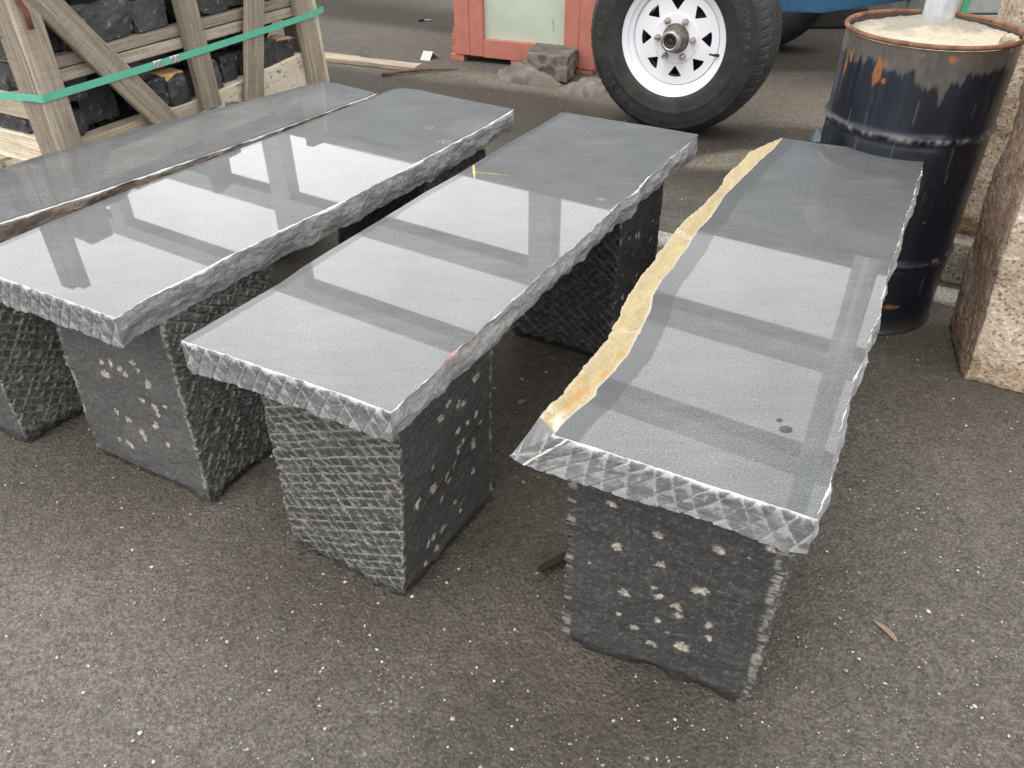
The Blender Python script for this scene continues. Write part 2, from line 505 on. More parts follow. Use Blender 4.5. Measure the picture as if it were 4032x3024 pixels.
# ------------------------------------------------------------------ ground
def build_ground():
    x = np.concatenate([-np.geomspace(3.2, 180, 22)[::-1], np.arange(-3.18, 3.19, .03), np.geomspace(3.2, 180, 22)])
    y = np.concatenate([-np.geomspace(.4, 180, 22)[::-1], np.arange(-.37, 7.2, .03), np.geomspace(7.24, 180, 22)])
    X, Y = np.meshgrid(x, y)
    X = X.ravel(); Y = Y.ravel()
    near = sstep(9, 5, np.hypot(X, Y))
    p = P3(X, Y, 0)
    Z = near * (.004 * fbm(p * 1.6, 3, 4))
    base = np.array([.107, .0975, .0835])
    col = np.ones((len(X), 3)) * base
    big = fbm(p * 1.1, 5, 5)
    col *= (1 + .22 * big)[:, None]
    dry = np.zeros(len(X)); wet_shade = np.zeros(len(X))
    wob = .10 * fbm(p * 2.2, 11, 4) + .03 * fbm(p * 9, 12, 3)
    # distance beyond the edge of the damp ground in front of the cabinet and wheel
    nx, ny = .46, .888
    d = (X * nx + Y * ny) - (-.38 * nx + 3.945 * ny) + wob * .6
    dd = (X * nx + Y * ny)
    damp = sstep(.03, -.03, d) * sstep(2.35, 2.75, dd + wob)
    wet_shade = np.maximum(wet_shade, damp * .9)
    # dark band further back: shade painted into the ground colour
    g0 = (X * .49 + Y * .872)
    shade_band = sstep(4.0, 4.2, g0 + wob * .5) * sstep(4.86, 4.42, g0 + wob * .3) * sstep(.2, -.3, X)
    wet_shade = np.maximum(wet_shade, shade_band * 1.0)
    dark_beyond = sstep(4.0, 4.1, Y + wob * .3) * sstep(1.0, 1.2, X)  # darker ground beyond the trailer
    wet_shade = np.maximum(wet_shade, dark_beyond * .85)
    # dry tan patches right of the wheel
    def blob(cx, cy, rx, ry, ang, soft=.35, wb=1.):
        c, s = math.cos(ang), math.sin(ang)
        u = ((X - cx) * c + (Y - cy) * s) / rx; v = (-(X - cx) * s + (Y - cy) * c) / ry
        return sstep(1 + soft, 1 - soft, np.hypot(u, v) + wob * 2.2 * wb)
    dry = np.maximum(dry, blob(1.15, 3.62, .75, .38, -.1) )
    dry = np.maximum(dry, blob(.86, 2.88, .24, .085, .25, .3, .6) * .85)
    dry = np.maximum(dry, blob(.12, 3.86, .5, .10, -.45, .3, .6) * .6)
    wet_shade *= (1 - .95 * np.clip(blob(1.15, 3.62, .75, .38, -.1) + blob(.86, 2.88, .24, .085, .25, .3, .6), 0, 1))
    wet_shade = np.maximum(wet_shade, blob(1.0, 3.13, .5, .13, -.1, .3, .6) * .8)
    # shade under and between the benches and blocks, painted into the ground
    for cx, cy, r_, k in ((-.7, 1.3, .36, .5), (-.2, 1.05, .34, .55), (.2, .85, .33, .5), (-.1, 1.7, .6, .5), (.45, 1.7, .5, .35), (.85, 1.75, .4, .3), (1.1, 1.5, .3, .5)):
        wet_shade = np.maximum(wet_shade, blob(cx, cy, r_, r_ * .8, .5, .6) * k)
    # paler ground back left and lower left, rusty stains
    col = col * (1 + .35 * sstep(4.75, 5.1, g0 + wob * .3) * sstep(.3, -.1, X))[:, None]  # lit ground past the shaded band, painted lighter
    pale = blob(-.75, .7, .45, .35, .3, .7)
    col = col * (1 + .28 * pale)[:, None]
    worn = sstep(.1, .5, fbm(p * np.array([2.3, 2.3, 1]) + 40, 33, 5)) * .22
    col = col * (1 + worn)[:, None]
    oil = sstep(.34, .5, fbm(p * 1.9 + 9, 37, 4)) * .28
    col = col * (1 - oil)[:, None]
    rst = sstep(.28, .5, fbm(p * 3.1, 21, 4)) * .14
    col = lerp(col, col * np.array([1.15, 1.0, .84]), rst[:, None])
    col = lerp(col, np.array([.190, .165, .132]) * np.ones_like(col), (dry * .9)[:, None])
    col = col * (1 - .62 * wet_shade)[:, None]  # damp stains and the painted shade darken the colour together
    col = lerp(col, col * np.array([1.05, .98, .88]), (wet_shade)[:, None])
    o = mk('ground', np.stack([X, Y, Z], 1), [grid_faces(len(x), len(y))], M['asphalt'], col=col, attrs={'wet_shade': wet_shade})
    tag(o, kind='structure')
build_ground()

def ground_strip():
    # light strip of exposed aggregate let into the asphalt behind the benches
    a = np.array([.10, 2.375]); b = np.array([2.9, .975])
    d = (b - a) / np.linalg.norm(b - a); n = np.array([-d[1], d[0]])
    s = np.linspace(0, np.linalg.norm(b - a), 160)
    rows = []
    for k, h in ((-.045, -.01), (-.042, .008), (.042, .008), (.045, -.01)):
        e = .004 * fbm(P3(s * 20, k * 50, 1), 4, 3)
        q = a + s[:, None] * d + (k + e)[:, None] * n
        rows.append(np.column_stack([q, np.full(len(s), h)]))
    V = np.concatenate(rows)
    o = mk('paving_strip', V, [grid_faces(len(s), 4)], M['strip'])
    tag(o, kind='structure')
ground_strip()

# ------------------------------------------------------------------ stone benches
def saw_face(u, v, pa, pb, aa, ab, seed, amp, lw=.00095, lk=.9, lb=.85):
    """saw-scored face: two sets of straight cuts, faceted chips broken out between them. Returns height, dust (pale) 0..1"""
    wv = .0007 * fbm(P3(u * 14, v * 14, seed), seed, 2)
    ca = (u * math.sin(aa) + v * math.cos(aa) + wv) / pa
    cb = (u * math.sin(ab) + v * math.cos(ab) - wv) / pb
    # uneven spacing of the cuts
    ca = ca + .10 * np.sin(ca * 2.1 + seed) ; cb = cb + .20 * np.sin(cb * 1.7 + seed * 2)
    ia, ib = np.floor(ca), np.floor(cb)
    fa, fb = ca - ia, cb - ib
    da = np.minimum(fa, 1 - fa) * pa; db = np.minimum(fb, 1 - fb) * pb
    half = (fa + fb > 1).astype(np.int64)
    hs = [_hash(ia, ib, half * 11 + k, seed) for k in (3, 5, 7, 9)]
    hc = _hash(ia, ib, half * 0, seed + 77)
    facet = (fa - .5) * (hs[0] - .35) * 2.0 + (fb - .5) * (hs[1] - .5) * 2.0 + (hs[2] - .5) * .5
    body = .55 + .35 * hc + facet * .55 + .22 * fbm(P3(u * 160, v * 160, seed), seed + 3, 3)
    d = np.minimum(da - .0003, db + .0007 * (1 + 1.5 * hs[3]))
    ramp = np.clip(d / .0014, 0, 1)
    h = amp * np.clip(body, 0.0, 1.4) * ramp
    on_b = sstep(.02, .2, _hash(ia * 0, ib, ia // 3, seed + 8) + .25 * hs[3])
    line = sstep(lw * 1.25, lw * .7, da) * (lk - .35 * np.clip(fbm(P3(u * 25, v * 25, 3), seed + 6, 3), 0, 1))
    line = np.maximum(line, sstep(lw * 1.0, lw * .5, db) * lb * on_b)
    tri = sstep(.66, .40, fa * .9 + fb * .75 + .30 * fbm(P3(u * 170, v * 170, seed + 2), seed + 5, 3))
    brk = tri * (.45 + .55 * hs[3]) * (hc > .25)
    brk = np.maximum(brk, .5 * sstep(.22, .5, fbm(P3(u * 150, v * 150, seed + 4), seed + 15, 4)))
    brk = brk * .8
    return h, np.clip(np.maximum(line, brk), 0, 1)

def cleft_face(u, v, seed, amp=.0035):
    """split face: low steps that run along the bed, shallow conchoidal dips"""
    a = fbm(P3(u * 6, v * 11, seed), seed, 5)
    st = fbm(P3(u * 9 + 1.2 * a, v * 17 + 1.1 * a, seed + 1), seed + 7, 4)
    q = st * 4; k = np.floor(q); f = q - k
    terr = (k + sstep(.35, .65, f)) / 4
    h = amp * (1.3 * a + .8 * terr) + .0007 * fbm(P3(u * 130, v * 130, 2), seed + 4, 3)
    return h, np.clip(.5 + .8 * a, 0, 1)

def pedestal(parent, base, top, kinds, seed, H, chips=None, dust=(1, 1, 1, 1), pat=None, dark=.028, res=.0024, name='pedestal', angles=None):
    """base/top: four corners counter-clockwise from front left; kinds per side front,right,back,left"""
    base = [np.array(b, float) for b in base]; top = [np.array(b, float) for b in top]
    if len(base) == 3: base.append(base[0] + base[2] - base[1])
    if len(top) == 3: top.append(top[0] + top[2] - top[1])
    rowsn = int(H / res)
    vz = np.linspace(0, 1, rowsn)
    P = []; D = []; C = []; cnt = []
    ns = [max(8, int(np.linalg.norm(base[(k + 1) % 4] - base[k]) / res)) for k in range(4)]
    nper = sum(ns)
    side_n = []
    for k in range(4):
        d = base[(k + 1) % 4] - base[k]; side_n.append(np.array([d[1], -d[0]]) / np.linalg.norm(d))
    allP = np.zeros((rowsn, nper, 3)); allD = np.zeros((rowsn, nper, 3)); allC = np.zeros((rowsn, nper, 3))
    o = 0
    def face(k, U, V):
        kd = kinds[k]
        if kd == 'saw':
            pa, pb, aa, ab, amp = (pat or {}).get(k, (.0165, .021, rad(-8), rad(52), .0055))
            h, du = saw_face(U.ravel(), V.ravel(), pa, pb, aa, ab, seed + k, amp)
            h = h.ravel() + .003 * fbm(P3(U * 8, V * 8, k), seed + k, 3)
            b = np.full((U.size, 3), 1.) * np.array([dark, dark, dark * .99]) * (1 + .5 * (_hash(np.floor(U.ravel() * 60), np.floor(V.ravel() * 60), np.zeros(U.size), seed) - .5))[:, None]
            c = lerp(b, np.array([.30, .295, .255]), (du * dust[k])[:, None])
        else:
            h, tone = cleft_face(U.ravel(), V.ravel(), seed + 3 * k, .0050)
            b = np.array([dark, dark * .99, dark * .98]) * (.9 + .3 * tone)[:, None] * (1 + .35 * fbm(P3(U * 260, V * 260, 5), seed + 2, 3))[:, None]
            fk = sstep(.36, .5, fbm(P3(U * 430, V * 430, 11), seed + 71, 2)) * .35
            b = lerp(b, np.array([.22, .215, .20]), fk[:, None])
            # dust on edges of the steps
            e = sstep(.28, .6, fbm(P3(U * 70, V * 90, k), seed + 31, 4)) * .25
            c = lerp(b, np.array([.16, .155, .145]), e[:, None])
            for (cu, cv, cr_) in (chips or {}).get(k, []):
                du_ = (U.ravel() - cu); dv_ = (V.ravel() - cv)
                an = np.arctan2(dv_, du_)
                ir = .92 + .75 * fbm(P3(np.cos(an) * 1.7 + cu * 50, np.sin(an) * 1.7 + cv * 50, cr_ * 99), 5, 4)
                tl = (cu * 977 + cv * 331) % 3.0 - .9; el = .62 + ((cu * 613 + cv * 127) % 1.0) * .5
                da_ = du_ * math.cos(tl) + dv_ * math.sin(tl); db_ = -du_ * math.sin(tl) + dv_ * math.cos(tl)
                rr = np.hypot(da_ * el, db_) / (.84 * cr_ * np.clip(ir, .35, 2)) + .22 * fbm(P3(U * 300, V * 300, 7), 9, 2)
                msk = sstep(1.15, .82, rr)
                grain = .72 + .6 * fbm(P3(U * 400, V * 400, 1), 8, 2)
                c = lerp(c, np.array([.46, .435, .37])[None] * grain[:, None], (msk * (.75 + .25 * grain))[:, None])
                h = h - .0022 * sstep(1.2, .2, rr)
        return h.reshape(U.shape), c.reshape(U.shape + (3,))
    for k in range(4):
        n_ = ns[k]
        a = np.linspace(0, 1, n_, endpoint=False)
        L = np.linalg.norm(base[(k + 1) % 4] - base[k])
        A, V = np.meshgrid(a, vz)
        b = base[k] + (base[(k + 1) % 4] - base[k]) * A[..., None]
        t = top[k] + (top[(k + 1) % 4] - top[k]) * A[..., None]
        xy = b + (t - b) * V[..., None]
        allP[:, o:o + n_, :2] = xy; allP[:, o:o + n_, 2] = V * H
        h, c = face(k, A * L, V * H)
        nn = np.append(side_n[k], 0)
        allD[:, o:o + n_] += h[..., None] * nn
        # corner columns also feel the neighbour's relief
        hp, _ = face((k - 1) % 4, np.full((rowsn, 1), np.linalg.norm(base[k] - base[(k - 1) % 4])), vz[:, None] * H)
        allD[:, o:o + 1] += hp[..., None] * np.append(side_n[(k - 1) % 4], 0)
        allC[:, o:o + n_] = c
        # pale bruised corner arrises
        ed = np.minimum(A, 1 - A) * L
        be = sstep(.006, .001, ed) * sstep(-.05, .35, fbm(P3(A * L * 20, V * H * 120, k), seed + 41, 2).reshape(A.shape)) * .6
        allC[:, o:o + n_] = lerp(allC[:, o:o + n_], np.array([.36, .35, .31]), be[..., None])
        o += n_
    # ragged, damp bottom edge
    per = np.linspace(0, 1, nper, endpoint=False)
    rag = .011 * np.clip(fbm(P3(np.cos(per * 6.283) * 4, np.sin(per * 6.283) * 4, seed), seed + 13, 5, .45) + .25, 0, 1)
    zz = allP[..., 2]
    allP[..., 2] = np.maximum(zz, rag[None, :] * 1.0)
    V = (allP + allD)
    undercut = sstep(.022, 0, zz)[..., None]
    cen = np.append(sum(base) / 4, 0)
    V[..., :2] = V[..., :2] - undercut * .010 * (allD * 0 + (V - cen) / (np.linalg.norm(V[..., :2] - cen[:2], axis=-1)[..., None] + 1e-6))[..., :2] * sstep(0, .006, rag)[None, :, None]
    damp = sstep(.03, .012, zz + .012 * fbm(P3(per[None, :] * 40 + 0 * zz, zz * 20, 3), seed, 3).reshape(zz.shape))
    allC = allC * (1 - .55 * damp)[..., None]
    F = [grid_faces(nper, rowsn, True), np.arange(nper)[None, ::-1], (np.arange(nper) + nper * (rowsn - 1))[None]]
    # a thin inner plinth under the ragged edge keeps the stone on the ground
    pl = np.array([np.append(cen[:2] + (b - cen[:2]) * .9, z) for z in (0., .014) for b in base])
    nV = nper * rowsn
    F += [np.array([[0, 1, 5, 4], [1, 2, 6, 5], [2, 3, 7, 6], [3, 0, 4, 7]]) + nV]
    Vall = np.concatenate([V.reshape(-1, 3), pl]); Call = np.concatenate([allC.reshape(-1, 3), np.full((8, 3), .015)])
    return mk(name, Vall, F, M['stone'], parent, col=Call, smooth=True)

def resample(pl, n):
    pl = np.array(pl, float)
    s = np.concatenate([[0], np.cumsum(np.linalg.norm(np.diff(pl[:, :2], axis=0), axis=1))])
    t = np.linspace(0, s[-1], n)
    return np.stack([np.interp(t, s, pl[:, i]) for i in range(pl.shape[1])], 1), t

def slab(parent, zt, zb, front, right, far, left, seed, kinds, tan_mid=None, front_bot=None, hone=(0, 0), dusty=.3, marks=(), sidecol=None, res=.0024, rightlip=.0, pink=None):
    """polylines (x,y): front left->right, right near->far, far right->left, left far->near"""
    Ls = [np.linalg.norm(np.diff(np.array(e)[:, :2], axis=0), axis=1).sum() for e in (front, right, far, left)]
    M_ = int(max(Ls[0], Ls[2]) / .0014); N_ = int(max(Ls[1], Ls[3]) / res)
    Fp, fs = resample(front, M_); Rp, rs = resample(right, N_); Bp, bs = resample(far, M_); Lp, ls = resample(left, N_)
    def jag(p, s, kind, sd):
        d = np.gradient(p, axis=0); n = np.stack([d[:, 1], -d[:, 0]], 1); n /= np.linalg.norm(n, axis=1)[:, None]
        L = s[-1]; fade = sstep(0, .012, s) * sstep(0, .012, L - s)
        if kind in ('rock', 'tan'):
            f1 = .0030 * fbm(P3(s * 28, sd, 0), sd, 5, .6)
            tooth = s * 33 + 1.2 * fbm(P3(s * 12, sd, 2), sd + 2, 2); f = tooth - np.floor(tooth)
            amp = .5 + .9 * _hash(np.floor(tooth), np.floor(tooth) * 0, np.floor(tooth) * 0, sd)
            f2 = .0011 * amp * (4 * f * (1 - f) - .5)
            w_ = (f1 + f2) * (1. if kind == 'rock' else .6)
        elif kind == 'saw':
            w_ = .0012 * fbm(P3(s * 110, sd, 0), sd, 3)
        else:
            w_ = .0005 * fbm(P3(s * 40, sd, 0), sd, 2)
        return p + n * (w_ * fade)[:, None], n
    Fp, Fn = jag(Fp, fs, kinds[0], seed); Rp, Rn = jag(Rp, rs, kinds[1], seed + 1); Bp, Bn = jag(Bp, bs, kinds[2], seed + 2); Lp, Ln = jag(Lp, ls, kinds[3], seed + 3)
    # top: Coons patch, a across (left->right), b along (front->far)
    a = np.linspace(0, 1, M_)[None, :, None]; b = np.linspace(0, 1, N_)[:, None, None]
    Lf = Lp[::-1][:, None, :]; Rf = Rp[:, None, :]; Ff = Fp[None]; Bf = Bp[::-1][None]
    top = (1 - b) * Ff + b * Bf + (1 - a) * Lf + a * Rf - ((1 - a) * (1 - b) * Fp[0] + a * (1 - b) * Fp[-1] + (1 - a) * b * Bp[-1] + a * b * Bp[0])
    V = np.concatenate([top, np.full(top.shape[:2] + (1,), zt)], -1).reshape(-1, 3)
    widths = np.linalg.norm(Rp - Lp[::-1], axis=1)
    distL = (a[..., 0] * widths[:, None]); distR = ((1 - a[..., 0]) * widths[:, None])
    edge_w = .0015 * fbm(P3(np.linspace(0, 1, N_) * 20, seed, 1), seed, 2)[:, None]
    hn = np.zeros((N_, M_))
    if hone[0]: hn = np.maximum(hn, sstep(hone[0] + .0015, hone[0] - .0015, distL + edge_w))
    if hone[1]: hn = np.maximum(hn, sstep(hone[1] + .0015, hone[1] - .0015, distR + edge_w))
    dus = dusty * sstep(.35, .95, np.linspace(0, 1, N_))[:, None] * np.ones((1, M_))
    mk_ = np.zeros(len(V))
    for (mx_, my_, mr, me_) in marks:
        mk_ = np.maximum(mk_, sstep(1.2, .6, np.hypot((V[:, 0] - mx_) / mr, (V[:, 1] - my_) / (mr * me_))))
    nT = len(V)
    F = [grid_faces(M_, N_)]
    # skirt: one loop, four edges sharing corners
    idx = np.arange(nT).reshape(N_, M_)
    chains = [(idx[0, :], Fp, Fn, fs, kinds[0]), (idx[:, -1], Rp, Rn, rs, kinds[1]), (idx[-1, ::-1], Bp, Bn, bs, kinds[2]), (idx[::-1, 0], Lp, Ln, ls, kinds[3])]
    K = 34
    vv = np.concatenate([[0.0], np.linspace(.03, 1, K - 1)])
    loop_i = []; cols = []; colc = []
    tot = 0
    T = zt - zb
    for e, (ids, p, n, s, kd) in enumerate(chains):
        ids = ids[:-1]; L = s[-1]; cnt = len(ids)
        p, n, s_ = p[:-1], n[:-1].copy(), s[:-1]
        sm = np.ones(9) / 9
        npad = np.concatenate([np.repeat(n[:1], 4, 0), n, np.repeat(n[-1:], 4, 0)])
        n = np.stack([np.convolve(npad[:, i], sm, 'valid') for i in (0, 1)], 1)
        # average the normal at the shared corner
        prev = chains[(e - 1) % 4][2][-1]; nc = n[0] + prev; n[0] = nc / np.linalg.norm(nc)
        rows = np.zeros((K, cnt, 3)); rc = np.zeros((K, cnt, 3))
        S, VV = np.meshgrid(s_, vv)
        cf = sstep(0, .01, S) * sstep(0, .01, L - S)
        if kd == 'saw':
            h, du = saw_face(S.ravel(), (VV * T).ravel(), .0215, .021, rad(60), rad(-56), seed + 5, .0036, .0012, 1., .85)
            h = h.reshape(S.shape) * cf; du = du.reshape(S.shape)
            off = h * sstep(0, .12, VV) - .002 * (1 - sstep(0, .1, VV)) + .002
            zz = zt - T * VV - .004 * sstep(.8, 1, VV) * fbm(P3(S * 45, 0, 1), seed, 3).reshape(S.shape)
            tone = np.array([.135, .138, .143]) * (1 + .5 * fbm(P3(S * 70, VV * 6, 0), seed, 4).reshape(S.shape))[..., None] * (.8 + .5 * VV)[..., None]
            c = lerp(tone, np.array([.39, .39, .385]), (du * .9)[..., None])
            c = lerp(c, np.array([.70, .70, .69]), (sstep(.060 + .075 * fbm(P3(S * 55, 1, 1), seed, 3).reshape(S.shape), .0, VV))[..., None])
        elif kd == 'rock':
            w1, w2, cid = worley(P3(S * 17, VV * 1.5, seed * .37), seed)
            w1 = w1.reshape(S.shape)
            bed = fbm(P3(S * 22, VV * 3, seed), seed + 2, 5).reshape(S.shape)
            off = (.003 * np.sin(np.pi * VV) + .009 * (w1 - .45) + .004 * bed + .0008 * fbm(P3(S * 150, VV * 16, seed), seed + 21, 4).reshape(S.shape) + .0028 * (.35 - np.abs(fbm(P3(S * 22 + VV * 1.1, VV * 2.0 - S * 9, seed), seed + 23, 3).reshape(S.shape)))) * cf * sstep(0, .10, VV) - .0030 * sstep(0, .08, VV) - .003 * VV ** 2 + rightlip * VV
            zz = zt - T * VV * (1 + .10 * cf * fbm(P3(S * 9, 0, 1), seed + 6, 4).reshape(S.shape)) - .005 * cf * sstep(.6, 1, VV) * fbm(P3(S * 40, 0, 1), seed + 8, 3).reshape(S.shape)
            chipw = .045 + .045 * np.clip(fbm(P3(S * 35, 3, 1), seed + 12, 3).reshape(S.shape) + .25, 0, 1)
            tone = (np.array([.235, .238, .24]) if sidecol is None else np.array(sidecol)) * (1 + .32 * bed + .25 * fbm(P3(S * 120, VV * 14, 4), seed + 3, 3).reshape(S.shape))[..., None]
            dusty_e = sstep(.2, .6, fbm(P3(S * 50, VV * 9, 9), seed + 14, 4).reshape(S.shape)) * .3
            c = lerp(tone, np.array([.30, .30, .30]), dusty_e[..., None])
            c = lerp(c, np.array([.85, .85, .84]), (sstep(chipw, chipw * .5, VV))[..., None])
            if pink: c = lerp(c, np.array([.72, .26, .20]), (sstep(chipw * 1.7, chipw * .8, VV) * sstep(pink[0], pink[0] + .02, S) * sstep(pink[1], pink[1] - .1, S) * sstep(-.5, .2, fbm(P3(S * 40, VV * 3, 2), 5, 3).reshape(S.shape)))[..., None])
            off = off + .0018 * sstep(0, .05, VV)
        elif kd == 'tan' and tan_mid is None:
            bed = fbm(P3(S * 30, VV * 3, seed), seed + 2, 4).reshape(S.shape)
            off = (.013 * np.clip(VV / .09, 0, 1) + .004 * bed * sstep(0, .2, VV)) * cf
            zz = zt - T * VV
            tone = np.array([.40, .31, .17]) * (1 + .35 * bed)[..., None]
            c = lerp(tone, np.array([.72, .66, .5]), (sstep(.2, .0, VV))[..., None])
        elif kd == 'tan':
            mid, _ = resample(tan_mid, cnt + 1); mid = mid[:-1]
            vm = .55
            rows3 = np.zeros((K, cnt, 3))
            f1 = np.clip(VV / vm, 0, 1)[..., None]; f2 = np.clip((VV - vm) / (1 - vm), 0, 1)[..., None]
            P0 = np.column_stack([p, np.full(cnt, zt)])
            jt = fbm(P3(s_ * 40, 2, seed), seed + 9, 4) * .003 + fbm(P3(s_ * 160, 2, seed), seed + 10, 2) * .0012
            mid = mid + np.column_stack([n * jt[:, None], np.zeros(cnt)])
            bot = mid.copy(); bot[:, :2] -= n * .012; bot[:, 2] = zb
            # the near end runs out to the splayed lower corner
            wn = sstep(L - .10, L - .0, s_)[:, None]
            bot = lerp(bot, np.array([-0.0025, 0.7709, zb]) + 0 * bot, wn)
            bed = fbm(P3(S * 26, VV * 5, seed), seed + 2, 5).reshape(S.shape)
            rows3 = P0[None] + (mid - P0)[None] * f1 + (bot - mid)[None] * f2
            rows3[..., 2] += .0045 * bed * np.sin(np.pi * np.clip(VV / vm, 0, 1))
            gr = fbm(P3(S * 160, VV * 30, 5), seed + 4, 3).reshape(S.shape)
            tone = np.array([.36, .295, .165]) * (1 + .20 * bed + .14 * gr)[..., None]
            tone = lerp(tone, np.array([.60, .57, .48]), (sstep(L - .05, L - .015, S) * sstep(-.2, .3, fbm(P3(S * 60, VV * 5, 3), seed + 61, 4).reshape(S.shape)) * .8)[..., None])
            rusty = (sstep(L - .36, L - .12, S) * sstep(L - .02, L - .06, S) * sstep(-.15, .35, fbm(P3(S * 30, VV * 4, 7), seed + 6, 4).reshape(S.shape)))
            tone = lerp(tone, np.array([.38, .20, .07]), (rusty * .75)[..., None])
            vein = 0
            for s0, k0 in ((.30, .5), (.62, -.7), (.63, -.62), (1.02, .6)):
                vein = np.maximum(vein, sstep(.004, .001, np.abs(S - s0 * L / 1.3 - k0 * .1 * (VV - .3) + .01 * bed)))
            tone = lerp(tone, np.array([.50, .46, .34]), (vein * .6)[..., None])
            tone = lerp(tone, np.array([.46, .42, .32]), (sstep(vm * .78, vm, VV) * sstep(vm + .1, vm, VV) * .5)[..., None])
            under = sstep(vm + .02, vm + .12, VV)
            c = lerp(tone, np.array([.11, .112, .115]) + 0 * tone, under[..., None])
            grey = np.maximum(sstep(L - .0075, L - .003, S), under * sstep(L - .12, L - .04, S))
            c = lerp(c, np.array([.17, .175, .18]) + 0 * c, grey[..., None])
            c = lerp(c, np.array([.42, .41, .38]), (sstep(.05, .0, VV))[..., None])
            rows = rows3; rc = c
        else:   # sawn smooth
            off = .0006 * fbm(P3(S * 60, VV * 5, 1), seed, 3).reshape(S.shape) * cf + .001 * sstep(0, .03, VV) - .003 * sstep(.5, 1, VV)
            zz = zt - T * VV
            c = np.array([.095, .097, .10]) * (1 + .25 * fbm(P3(S * 40, VV * 8, 1), seed, 4).reshape(S.shape))[..., None]
            c = lerp(c, np.array([.2, .2, .2]), (sstep(.04, .0, VV))[..., None])
        if not (kd == 'tan' and tan_mid is not None):
            rows[..., :2] = p[None] + off[..., None] * n[None]
            rows[..., 2] = zz
            if e == 0 and front_bot is not None:
                fb, _ = resample(front_bot, cnt + 1); fb = fb[:-1]
                rows[..., :2] += (VV[..., None]) * (fb - p)[None]
            rc = c
        cols.append(rows); colc.append(rc); loop_i.append(ids)
    rows = np.concatenate(cols, 1); rc = np.concatenate(colc, 1)
    per = rows.shape[1]
    rows[0, :, 2] = zt - .0001; 
    # first skirt row coincides with the top outline
    rows[0, :, :] = V[np.concatenate(loop_i)] - np.array([0, 0, .0002])
    n0 = len(V)
    V = np.concatenate([V, rows.reshape(-1, 3)])
    Fs = grid_faces(per, K, True, n0, flip=True)
    cap = (n0 + per * (K - 1) + np.arange(per))[None, ::-1]
    ones = np.ones((nT, 3)) * .06
    col = np.concatenate([ones, rc.reshape(-1, 3)])
    z_ = np.zeros(len(V) - nT)
    Fl = F + [Fs, cap]
    midx = np.concatenate([np.zeros(len(F[0])), np.ones(len(Fs) + 1)])
    return mk('seat_slab', V, Fl, [M['polish'], M['stone']], parent, col=col, midx=midx, smooth=False,
              attrs={'hone': np.concatenate([hn.ravel(), z_]), 'dusty': np.concatenate([dus.ravel(), z_]), 'mark': np.concatenate([mk_, z_])})

BG = 'polished stone benches set out in a row'
AX = np.array([.466, .885])        # long axis of the benches

# --- right-hand bench, the one with the tan natural edge
b4 = thing('stone_bench', 'dark stone bench with a tan natural edge along one side of its polished seat', 'bench', (.5, 1.25, 0), BG)
S4_front = [(0.0511, 0.7505), (0.0733, 0.7404), (0.1034, 0.7253), (0.1415, 0.7040), (0.1777, 0.6853), (0.2158, 0.6653), (0.2539, 0.6460), (0.2918, 0.6265), (0.3293, 0.6060)]
S4_right = [(0.3293, 0.6060), (0.3368, 0.6189), (0.3528, 0.6492), (0.3720, 0.6882), (0.3917, 0.7305), (0.4018, 0.7539), (0.4171, 0.7825), (0.4422, 0.8245), (0.4547, 0.8570), (0.4808, 0.8954), (0.4923, 0.9167), (0.5054, 0.9456), (0.5308, 0.9895), (0.5606, 1.0363), (0.5883, 1.0978), (0.6384, 1.1968), (0.6691, 1.2513), (0.7175, 1.3399), (0.7452, 1.3960), (0.7892, 1.4734), (0.8392, 1.5675), (0.8851, 1.6496), (0.8991, 1.6843)]
S4_far = [(0.8991, 1.6843), (0.8700, 1.6994), (0.7923, 1.7409), (0.7055, 1.7780), (0.6293, 1.8167)]
S4_in = [(0.6293, 1.8167), (0.5848, 1.7386), (0.538, 1.6701), (0.4727, 1.565), (0.4192, 1.4789), (0.3736, 1.3829), (0.3432, 1.3345), (0.3149, 1.2737), (0.2897, 1.2239), (0.2659, 1.1768), (0.246, 1.1425), (0.2238, 1.0908), (0.212, 1.0422), (0.1944, 1.0022), (0.1806, 0.9643), (0.1593, 0.9184), (0.1389, 0.8847), (0.1136, 0.846), (0.109, 0.8298), (0.0951, 0.8115), (0.0756, 0.7889), (0.0633, 0.773), (0.0511, 0.7505)]
S4_mid = [(0.6292, 1.8195, 0.4415), (0.5927, 1.7965, 0.4365), (0.5407, 1.7564, 0.4316), (0.521, 1.7234, 0.4266), (0.461, 1.6375, 0.4216), (0.4304, 1.5688, 0.4205), (0.385, 1.4955, 0.4193), (0.3339, 1.4189, 0.4182), (0.2983, 1.356, 0.4171), (0.264, 1.2898, 0.416), (0.2392, 1.2338, 0.4156), (0.2142, 1.1913, 0.4155), (0.1908, 1.1379, 0.4152), (0.1707, 1.0756, 0.4149), (0.1454, 1.0124, 0.4146), (0.1274, 0.9804, 0.4143), (0.1135, 0.9548, 0.4141), (0.0902, 0.9105, 0.4138), (0.0756, 0.8873, 0.4135), (0.0705, 0.8716, 0.4132), (0.0511, 0.852, 0.4129), (0.0397, 0.8349, 0.4126), (0.0352, 0.8183, 0.4123)]
S4_fb = [(-0.0025, 0.7707), (0.0759, 0.7293), (0.1392, 0.6995), (0.2087, 0.6676), (0.2875, 0.6229), (0.3308, 0.6032)]
slab(b4, .442, .390, S4_front, S4_right, S4_far, S4_in, 41, ('saw', 'rock', 'smooth', 'tan'), tan_mid=S4_mid, front_bot=S4_fb, hone=(.032, 0), dusty=.35, rightlip=.004)
